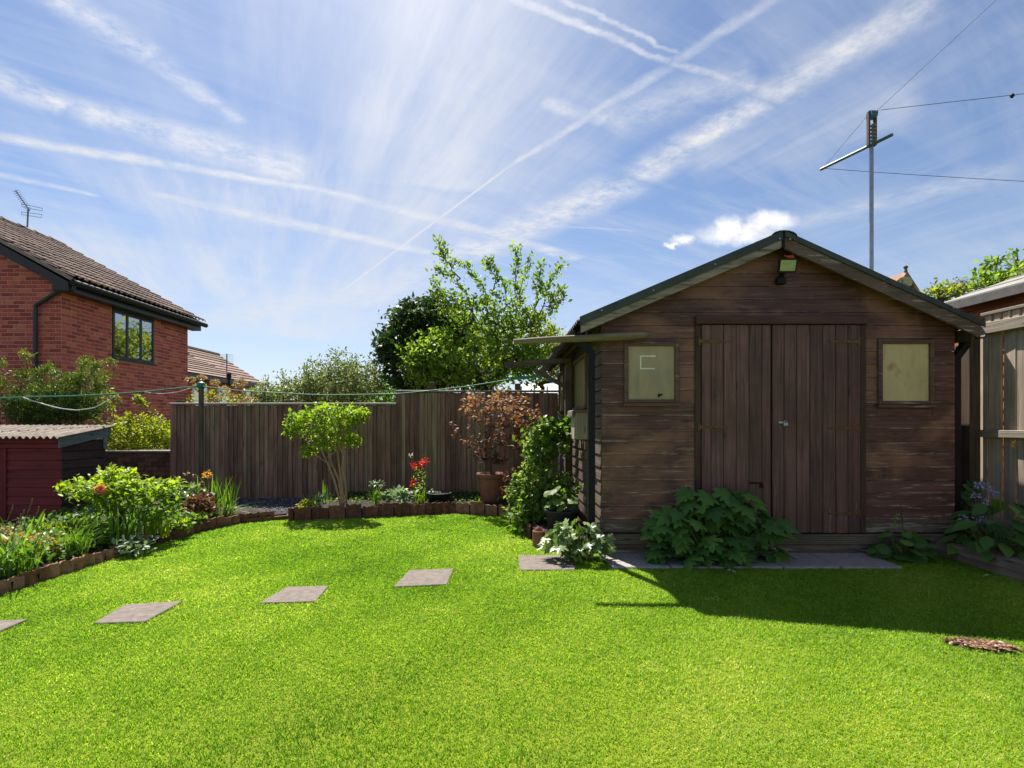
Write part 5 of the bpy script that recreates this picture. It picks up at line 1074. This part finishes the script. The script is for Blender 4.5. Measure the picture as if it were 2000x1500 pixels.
def rosette(name, label, cat, px, Y, zb, rx, ry_, h, n, size, tmpl, m, upj=.35, stems=True, tilt=.5, part='leaf', single=True, tone=None, seed=None, zmin=.12, arch=.55):
    """low leafy plant; each large leaf is a part of its own"""
    x = (px-VX)*Y/F; T = thing(name, (x, Y, zb), label, cat); b = MB(); Pp = []; Dd = []
    for i in range(n):
        a = rng.uniform(0, 2*np.pi); r = math.sqrt(rng.random()); u = rng.uniform(zmin, 1)
        hz = h*u*math.sqrt(max(0, 1-(r*.86)**2)) if True else h; p_ = np.array([x+rx*r*math.cos(a), Y+ry_*r*math.sin(a), zb+max(hz, .03)])
        d = np.array([math.cos(a)*(.5+r), math.sin(a)*(.5+r)-.45, -arch+rng.normal(0, .2)]); Pp.append(p_); Dd.append(d)
        b.tube([(x+rx*.25*r*math.cos(a), Y+ry_*.25*r*math.sin(a), zb-.01), (x+rx*.7*r*math.cos(a), Y+ry_*.7*r*math.sin(a), zb+(p_[2]-zb)*.7), tuple(p_)], .003, 4, False)
    b.build('stalks', M_STEMG, T)
    Pp = np.array(Pp); Dd = unit(np.array(Dd)); sz = size*rng.uniform(.6, 1.15, n)
    if not single: leaves('leaves', Pp, Dd, sz, tmpl, m, T, None, upj); return T
    Z = unit(np.array([[0, -.35, 1.0]]) + rng.normal(0, upj, (n, 3)))
    ms = []
    for v in range(4):
        V0, Fc = tmpl; V1 = V0.copy(); V1[:, 2] += rng.normal(0, .018, len(V1)); ms.append(npmesh('leaf', V1, [len(f) for f in Fc], [j for f in Fc for j in f], m, np.full(len(V1), v/3)))
    from mathutils import Matrix
    for i in range(n):
        d = Vector(Dd[i]); xx = d.cross(Vector(Z[i])).normalized(); zz = xx.cross(d)
        o = link('leaf', random.choice(ms), T, Vector(Pp[i])-T.location); o.rotation_euler = Matrix((xx, d, zz)).transposed().to_euler(); o.scale = (sz[i],)*3
    return T
M_STEMG = plain('green_stalk', (0.12, 0.16, 0.04), 0.7, 0.2, 10)
rosette('lobed_leaf_plant', 'large plant with maple shaped leaves in front of the shed doors', 'plant', 1400, 4.36, .02, .55, .16, .66, 150, .175, T_MAPLE, L_SHADE, .3, arch=.75)
rosette('columbine', 'small round leaved plant at the foot of the shed below the right window', 'plant', 1758, 4.45, .02, .22, .14, .26, 46, .105, T_ROUND, L_SHADE, .3)
straps('sprig', P(1758, 1030, 4.46), 5, .22, .05, .012, L_SHADE, None); o = bpy.context.scene.objects['sprig']; tag(o, 'thin sprig rising above the round leaved plant by the shed', 'plant')
T = rosette('pale_leaf_plant', 'pale edged leafy plant spilling over the nearest stepping stone', 'plant', 1128, 4.44, .02, .27, .17, .34, 100, .105, T_MAPLE, L_MIDP, .5, zmin=.2)
rosette('pot_plant', 'dull green leafy plant growing in the dark grey pot', 'plant', 1097, 5.15, pt3.z, .14, .10, .30, 26, .12, T_ROUND, L_MID, .4)
rosette('bowl_plant', 'small pale seedling growing in the low dark bowl', 'plant', 848, 6.95, pt2.z, .06, .05, .08, 12, .05, T_OVAL, L_GREY, .4)
# right bed
rosette('broad_leaf_plant', 'broad leaved plant filling the right bed behind the sleeper', 'plant', 1965, 4.22, .085, .30, .24, .50, 70, .20, T_OVAL, L_SHADE, .3, arch=.5, zmin=.15)
rosette('green_alkanet', 'leafy plant beside the shed corner in the right bed', 'plant', 1908, 4.46, .085, .17, .14, .30, 30, .18, T_OVAL, L_SHADE, .3, arch=.4)
def flowers(name, label, stalks, Y, m, n=26, r=.035, size=.022, parent=None, cat='flower', zb=.1, flat=1.0, stem=None, tm=T_DIA, lean=0):
    p0 = P(stalks[0][0], stalks[0][1], Y); T = thing(name, (p0.x, Y, zb), label, cat); b = MB()
    for (x, y) in stalks:
        p_ = P(x, y, Y); q = Vector((p_.x*.97+p0.x*.03+random.uniform(-.02, .02)+lean, Y+random.uniform(-.02, .02), zb)); b.tube([q, q.lerp(p_, .5)+Vector((.01, 0, 0)), p_], .0035, 5, False)
    b.build('stem', stem or M_STEMG, T)
    for (x, y) in stalks:
        c = np.array(P(x, y, Y)); d = randdir(n); leaves('flower', c + d*r*np.array([1, 1, flat])*rng.uniform(.3, 1, (n, 1)), d + rng.normal(0, .4, d.shape), size, tm, m, T, None, 1.0)
    return T
flowers('bluebell', 'taller group of bluebells in front of the right fence post', [(1911, 948), (1927, 950), (1938, 962), (1906, 968), (1925, 980)], 4.45, F_BLUE, 22, .030, .026)
flowers('bluebell', 'low bluebells by the shed corner', [(1882, 1012), (1906, 1018), (1917, 1016)], 4.4, F_BLUE, 20, .028, .026)
flowers('yellow_poppy', 'tall thin yellow flower against the right fence', [(1986, 869)], 4.2, F_ORANGE, 12, .025, .03)
rosette('fence_weed', 'leafy weed climbing beside the right fence post', 'plant', 1886, 4.75, .3, .05, .05, .55, 12, .11, T_ROUND, L_SHADE, .4)
# raised bed planting
def bush(name, label, px, py, rx, ry, Y, rY, n, m, size, per=6, tm=T_OVAL, cat='plant', zb=.1, upj=.6, step=.09, tonef=None, bark=None):
    c = P(px, py, Y); return tree(name, label, cat, (c.x, Y, zb), ell(n, px, py, rx, ry, Y, rY, .9), bark or M_STEMG, m, per, size, tm, r_base=.006, r_tip=.002, step=step, spread=.02, upj=upj, low=0, trunk=[(c.x, Y, zb), (c.x, Y, zb+.04)], tonef=tonef)
bush('lime_groundcover', 'lime green low plants at the left end of the raised bed', 600, 985, 26, 7, 6.45, .12, 30, L_YEL, .04)
T = thing('tulip_leaves', (P(640, 985, 6.6).x, 6.6, .12), 'narrow tulip leaves beside the small tree stems', 'plant'); straps('leaves', P(620, 985, 6.5), 26, .17, .12, .016, L_STRAP, T, br=.16); straps('tall_leaves', P(634, 985, 6.9), 9, .30, .05, .02, L_STRAP, T, br=.05)
bush('grey_leaf_clump', 'small grey green leaf clump near the left end of the raised bed', 625, 972, 12, 7, 6.42, .05, 10, L_GREY, .06, 4)
T = thing('allium_clump', (P(733, 980, 6.65).x, 6.65, .12), 'narrow leaved clump right of the small tree with pale top', 'plant'); straps('leaves', P(733, 985, 6.65), 34, .25, .12, .014, L_STRAP, T, br=.05, droop=.5)
c = np.array(P(737, 945, 6.62)); d = randdir(30); leaves('flower_head', c + d*np.array([.08, .05, .02]), d, .05, T_OVAL, L_GREY, T, None, .4)['kind'] = 'stuff'
bush('poppy_plant', 'grey green broad leaved plant left of the red flowers', 778, 968, 34, 14, 6.75, .14, 34, L_GREY, .085, 5, upj=.35)
T = flowers('red_tulips', 'red flowers on leafy stems in front of the taller fence', [(824, 905), (808, 909), (806, 943), (830, 900)], 6.8, F_RED, 26, .042, .04, zb=.12)
straps('leaves', P(820, 985, 6.8), 22, .26, .10, .024, L_LIME, T, br=.06); ex = ell(70, 818, 932, 14, 26, 6.8, .07); leaves('stem_leaves', ex, randdir(70), .04, T_OVAL, L_LIME, T)
flowers('pale_tulip', 'pale yellow bud above the red flowers', [(803, 889)], 6.84, F_WHITE, 14, .022, .026, zb=.12)
T = thing('spare_blade', (P(935, 985, 6.62).x, 6.62, .12), 'single pale blade of leaf in front of the terracotta pot', 'plant'); straps('blade', P(936, 985, 6.62), 3, .13, .03, .02, L_LIME, T, br=.01)

# ------------------------------------------------------------------ left flower bed
ZB = .065
T = thing('iris_clump', (P(85, 1062, 4.75).x, 4.75, ZB), 'iris clump with tall budded stems in front of the red store', 'plant')
straps('leaves', P(85, 1058, 4.75), 38, .25, .12, .024, L_STRAP, T, lean=(.10, 0), br=.24, droop=.15)
b = MB()
for (x, y) in ((24, 993), (62, 980), (75, 996), (87, 1001), (103, 1004), (46, 1002), (40, 1010)):
    p_ = P(x, y, 4.75); q = Vector((p_.x-.10, 4.75, ZB)); b.tube([q, q.lerp(p_, .6)+Vector((-.015, 0, 0)), p_], [.005, .004, .004], 5); b.tube([p_+Vector((0, 0, -.01)), p_+Vector((.004, 0, .03))], [.006, .004], 5)
b.build('flower_stem', plain('bud_stem', (0.24, 0.20, 0.09), 0.7), T)
T = thing('daylily_clump', (-3.60, 3.78, ZB), 'arching strap leaved clump at the near left of the edging', 'plant'); straps('leaves', (-3.58, 3.80, ZB), 75, .36, .24, .018, L_STRAP, T, br=.12, droop=.6)
T = thing('daylily_clump', (-3.56, 4.28, ZB), 'second strap leaved clump leaning right along the edging', 'plant'); straps('leaves', (-3.54, 4.30, ZB), 55, .34, .13, .017, L_STRAP, T, lean=(.08, 0), br=.07, droop=.5)
T = thing('blue_iris_leaves', (-3.62, 3.55, ZB), 'blue green broad blades at the left edge of the photo', 'plant'); straps('leaves', (-3.66, 3.56, ZB), 30, .24, .14, .032, L_GREY, T, br=.10, droop=.3)
bush('wallflowers', 'low mixed pale and orange wallflowers at the far left of the bed', 52, 1070, 70, 26, 4.25, .26, 190, L_VARI, .05, 8)
c = ell(150, 50, 1068, 62, 22, 4.15, .25); Tq = thing('wallflower_blooms', (c[:, 0].mean(), 4.15, ZB), 'orange and yellow wallflower blooms at the far left', 'flower'); leaves('petals', c, randdir(150, .5), .036, T_OVAL, F_ORANGE, Tq, None, .8)['kind'] = 'stuff'; b = MB(); [b.tube([(q[0], q[1], ZB), tuple(q)], .002, 3, False) for q in c[::3]]; b.build('stems', M_STEMG, Tq)['kind'] = 'stuff'
bush('golden_groundcover', 'golden green leafy groundcover between the two strap clumps', 150, 1050, 56, 26, 4.75, .3, 170, L_YEL, .05, 9)
flowers('tan_seed_heads', 'brown curled seed heads at the far left of the bed', [(5, 1040), (28, 1034), (12, 1046)], 4.3, L_DRY, 24, .04, .035)
# rose bush
Tg = np.concatenate([ell(60, 228, 930, 30, 16, 5.0, .2, .9), ell(70, 195, 955, 60, 18, 5.0, .28, .9), ell(90, 255, 955, 70, 20, 5.0, .3, .9), ell(60, 325, 955, 44, 16, 5.2, .25, .9), ell(60, 230, 985, 60, 16, 4.95, .25, .9), ell(40, 300, 995, 50, 24, 5.1, .25), ell(26, 145, 950, 26, 10, 5.0, .15)])
T = thing('rose_bush', (P(235, 1045, 4.95).x, 4.95, ZB), 'lime green leafy rose bush with a coral bloom in the left bed', 'shrub'); c0 = T.location
N, par, cnt, rad, tips = skeleton([c0, c0+Vector((-.02, 0, .12)), c0+Vector((.02, 0, .26))], Tg, .0025, .017, .11, .1, 0); limbs('stems', N, par, rad, M_BARK, T, 5)
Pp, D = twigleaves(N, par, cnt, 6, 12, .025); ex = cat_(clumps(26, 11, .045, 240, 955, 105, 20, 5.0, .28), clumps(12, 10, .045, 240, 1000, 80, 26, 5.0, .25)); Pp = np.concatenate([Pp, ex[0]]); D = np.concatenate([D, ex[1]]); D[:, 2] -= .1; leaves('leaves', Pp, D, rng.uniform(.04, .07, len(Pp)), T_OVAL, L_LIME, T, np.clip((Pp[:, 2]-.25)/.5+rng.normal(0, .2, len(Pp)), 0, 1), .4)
c = np.array(P(197, 956, 4.72)); d = randdir(60); leaves('bloom', c + d*.03*rng.uniform(.3, 1, (60, 1)), d+rng.normal(0, .3, d.shape), .034, T_ROUND, F_CORAL, T, None, 1.0)
flowers('bluebell', 'single bluebell below the coral rose', [(176, 997)], 4.75, F_BLUE, 16, .026, .022)
T = thing('tulip_blades', (P(240, 1058, 4.85).x, 4.7, ZB), 'upright broad blades below the rose bush', 'plant'); straps('leaves', (P(245, 1058, 4.72).x, 4.72, ZB), 40, .34, .10, .026, L_MID, T, br=.12, droop=.2); 
T = thing('tulip_blades', (P(305, 1040, 5.1).x, 5.05, ZB), 'short lime blades right of the rose bush near the edging', 'plant'); straps('leaves', (P(305, 1040, 5.05).x, 5.05, ZB), 40, .24, .10, .022, L_LIME, T, br=.12, droop=.3)
bush('cyclamen_leaves', 'dark grey marbled low leaves along the edging below the rose', 262, 1066, 34, 12, 4.62, .16, 40, L_GREY, .06, 4, upj=.4)
bush('pale_ground_leaves', 'pale low leaves spilling over the edging near the stepping stones', 170, 1100, 22, 6, 4.30, .08, 18, L_VARI, .055, 4, upj=.4)
bush('green_ground_leaves', 'fresh green low leaves along the edging right of the rose', 365, 1018, 34, 12, 5.55, .2, 60, L_MID, .06, 5, upj=.5)
bush('lime_ground_leaves', 'lime clump by the edging below the bronze foliage', 358, 1022, 16, 8, 5.3, .1, 24, L_LIME, .05, 5, upj=.5)
bush('heuchera', 'dark red bronze foliage in front of the washing line post', 388, 985, 26, 20, 5.85, .2, 60, L_BRONZE, .06, 6, upj=.6)
bush('white_flowered_plant', 'pale flowered plant among the bronze foliage', 372, 962, 24, 14, 6.0, .16, 40, L_VARI, .05, 5)
T = flowers('orange_fritillary', 'tall orange flower in front of the fence', [(404, 926)], 6.2, F_ORANGE, 40, .036, .04, zb=ZB, flat=1.3)
flowers('tan_bud_stems', 'thin budded stems left of the orange flower', [(364, 925), (380, 930), (394, 945)], 6.3, L_DRY, 14, .022, .026, zb=ZB)
T = thing('flag_iris', (P(420, 1000, 6.2).x, 6.2, ZB), 'upright green blades below the orange flower', 'plant'); straps('leaves', (P(422, 1000, 6.2).x, 6.2, ZB), 60, .42, .14, .022, L_STRAP, T, br=.2, droop=.15)
T = thing('arching_grass', (P(445, 1010, 6.1).x, 6.15, .03), 'arching grassy clump at the end of the left bed by the gravel', 'plant'); straps('leaves', (P(446, 1005, 6.2).x, 6.2, .05), 60, .20, .24, .012, L_VARI, T, lean=(.06, 0), br=.05, droop=.9)
flowers('small_weed', 'tiny yellow green weed at the foot of the fence by the gravel', [(518, 980), (519, 988)], 7.6, L_YEL, 8, .012, .03, zb=-.03)
T = thing('bed_weeds', (-4.4, 5.2, ZB), 'mixed low green leaves behind the rose bush', 'plant'); ex = np.stack([rng.uniform(-4.9, -3.45, 4200), rng.uniform(3.4, 6.3, 4200), ZB + rng.uniform(0, .17, 4200)], -1); leaves('leaves', ex, randdir(4200, .4), rng.uniform(.03, .07, 4200), T_OVAL, L_MID, T, None, .6)
T = thing('raised_bed_weeds', (-1.2, 7.0, .12), 'low scattered green seedlings on the raised bed soil', 'plant'); ex = np.stack([rng.uniform(-2.35, .8, 1500), rng.uniform(6.75, 7.8, 1500), .12 + rng.uniform(0, .05, 1500)], -1); leaves('leaves', ex, randdir(1500, .5), rng.uniform(.02, .05, 1500), T_OVAL, L_MID, T, None, .6)

# ------------------------------------------------------------------ things lying on the lawn
T = thing('bark_patch', (2.57, 2.73, 0), 'bare patch of bark chippings in the lawn at the right', 'bark patch')
n = 24; pts = [(2.57+(.125+.03*math.sin(i*2.1))*math.cos(i*2*math.pi/n), 2.73-(.055+.018*math.sin(i*1.7))*math.sin(i*2*math.pi/n)-.25*(.125*math.cos(i*2*math.pi/n))) for i in range(n)]
b = MB(); b.prism([(x, y, .010) for x, y in pts], (0, 0, -.03)); b.build('soil', M_SOIL, T)
n = 420; a = rng.uniform(0, 6.28, n); r = np.sqrt(rng.random(n)); r = r*np.where(rng.random(n) < .2, 1.22, .92); x = 2.57+.135*r*np.cos(a); y = 2.73+.06*r*np.sin(a)-.25*(x-2.57)
V = []; Fi = []; tn = []
for i in range(n):
    l, w_, h_ = rng.uniform(.008, .026), rng.uniform(.004, .010), rng.uniform(.002, .006); th = rng.uniform(0, 3.14); tl = rng.normal(0, .3); k = len(V); t0 = rng.random()
    for dx, dy, dz_ in ((-1,-1,0),(1,-1,0),(1,1,0),(-1,1,0),(-.8,-.7,1),(.7,-.8,1),(.8,.7,1),(-.7,.8,1)):
        V.append((x[i]+dx*l*math.cos(th)-dy*w_*math.sin(th), y[i]+dx*l*math.sin(th)+dy*w_*math.cos(th), .012+rng.random()*0+dz_*h_+dx*l*tl+.004)); tn.append(t0)
    Fi += [k+j for f in ((0,1,5,4),(1,2,6,5),(2,3,7,6),(3,0,4,7),(4,5,6,7)) for j in f]
o = link('bark_chips', npmesh('bark_chips', np.array(V)-np.array(T.location), np.full(5*n, 4), Fi, M_BARKCH, np.array(tn)), T); o['kind'] = 'stuff'
for (px, py, lab) in ((1424, 1115, 'left one of two white daisies in the shaded grass'), (1434, 1118, 'right one of two white daisies in the shaded grass')):
    g = G(px, py, .03); T = thing('daisy', (g.x, g.y, 0), lab, 'daisy', 'daisies in the lawn'); b = MB(); b.tube([(g.x, g.y, 0), (g.x, g.y, .034)], .0015, 4); b.build('stem', M_STEMG, T)
    k = 12; an = np.arange(k)*2*np.pi/k; leaves('petals', np.tile([g.x, g.y, .036], (k, 1)), np.stack([np.cos(an), np.sin(an), np.full(k, .25)], -1), .017, T_OVAL, F_WHITE, T, None, .05); b = MB(); b.lathe([(.005, 0), (.003, .003)], (g.x, g.y, .036), 8); b.build('centre', plain('daisy_yellow', (0.7, 0.5, 0.04)), T)
g = G(1928, 1124, .03); b = MB(); b.prism([(g.x-.02, g.y, .03), (g.x, g.y-.012, .038), (g.x+.02, g.y, .032), (g.x, g.y+.012, .03)], (0, 0, .003)); tag(b.build('dead_leaf', M_TAPE, org=(g.x, g.y, 0)), 'pale fallen leaf on the grass beside the sleeper', 'leaf')

# ------------------------------------------------------------------ grass
def inpoly(x, y, poly):
    r = np.zeros(len(x), bool); j = len(poly)-1
    for i in range(len(poly)):
        xi, yi = poly[i]; xj, yj = poly[j]
        r ^= ((yi > y) != (yj > y)) & (x < (xj-xi)*(y-yi)/((yj-yi) or 1e-9) + xi); j = i
    return r
def shrink(poly, f):
    c = np.mean(poly, 0); return [tuple(c + (np.array(p_)-c)*f) for p_ in poly]
NG = 1500000; GY = 1.35 + (6.8-1.35)*rng.random(NG); GX = rng.uniform(-3.7, 4.0, NG)
keep = (GX/GY > -1.22) & (GX/GY < 1.28) & (rng.random(NG) < np.clip(1.02 - .085*(GY-1.5), .55, 1)) & inpoly(GX, GY, LAWN)
for s_ in SPOLY: keep &= ~(inpoly(GX, GY, shrink(s_, .93)) | (inpoly(GX, GY, shrink(s_, .985)) & (rng.random(NG) < .45)))
keep &= ~((GX > .93) & (GX < 3.27) & (GY > 4.19 + .02*np.sin(GX*23)))
keep &= ~(((GX-2.57)/.13)**2 + ((GY-2.73+.25*(GX-2.57))/.055)**2 < .55 + .6*rng.random(NG))
GX, GY = GX[keep], GY[keep]; n = min(len(GX), 620000); GX, GY = GX[:n], GY[:n]
clump = .5+.5*np.sin(GX*9+3*np.sin(GY*5))*np.sin(GY*11+2*np.sin(GX*7)); az = rng.uniform(0, 2*np.pi, n); hl = rng.uniform(.007, .019, n)*(.8+.4*clump); wd = rng.uniform(.0026, .0046, n)*np.clip(GY/2.6, .8, 2.0)
ln = rng.uniform(.3, 1.3, n)*hl; dx, dy = np.cos(az), np.sin(az); sxv, syv = -dy, dx; zero = np.zeros(n)
def pt(f, zf, wf, s): return np.stack([GX + dx*ln*f + s*sxv*wd*wf/2, GY + dy*ln*f + s*syv*wd*wf/2, hl*zf - .002], -1)
V = np.stack([pt(0, 0, 1, -1), pt(0, 0, 1, 1), pt(.35, .62, .85, 1), pt(.35, .62, .85, -1), pt(1, .98, 0, 0)], 1).reshape(-1, 3)
idx = np.array([0, 1, 2, 3, 3, 2, 4]); cnt_ = np.array([4, 3])
pat = .5 + .17*np.sin(GX*2.1+1.2*np.sin(GY*1.7)) + .15*np.sin(GY*2.9+GX*1.3) + .12*np.sin(GX*6.5-GY*4.7); fl = .5+.5*np.sin(GX*41+2.2*np.sin(GY*37))*np.sin(GY*47+2.0*np.sin(GX*31)); tone = np.clip(-.02+.62*pat + .3*fl + rng.normal(0, .19, n), 0, .98)
for k in range(34):                                   # small dry and worn spots
    cx_, cy_, rr_ = rng.uniform(-3, 3.6), rng.uniform(1.8, 6.2), rng.uniform(.03, .11); dd = ((GX-cx_)**2 + ((GY-cy_)*1.3)**2)/rr_**2; hit = (dd < 1) & (rng.random(n) < .55*(1-dd)); tone[hit] = rng.uniform(.85, 1, hit.sum()); hl[hit] *= .6
tone = np.clip(tone, 0, 1); hl *= .65+.6*fl
L_GRASS = leafm('grass_blade', [(0, (0.075, 0.165, 0.008)), (0.3, (0.155, 0.275, 0.018)), (0.7, (0.235, 0.345, 0.030)), (0.92, (0.35, 0.40, 0.085)), (1, (0.52, 0.48, 0.18))], trans=.5, rough=.45, spec=.25)
tag(link('grass', npmesh('grass', V, np.tile(cnt_, n), (np.arange(n)[:, None]*5 + idx[None]).ravel(), L_GRASS, np.repeat(tone, 5))), 'short mown bright green grass of the lawn', 'grass', kind='stuff')
print('grass blades', n)
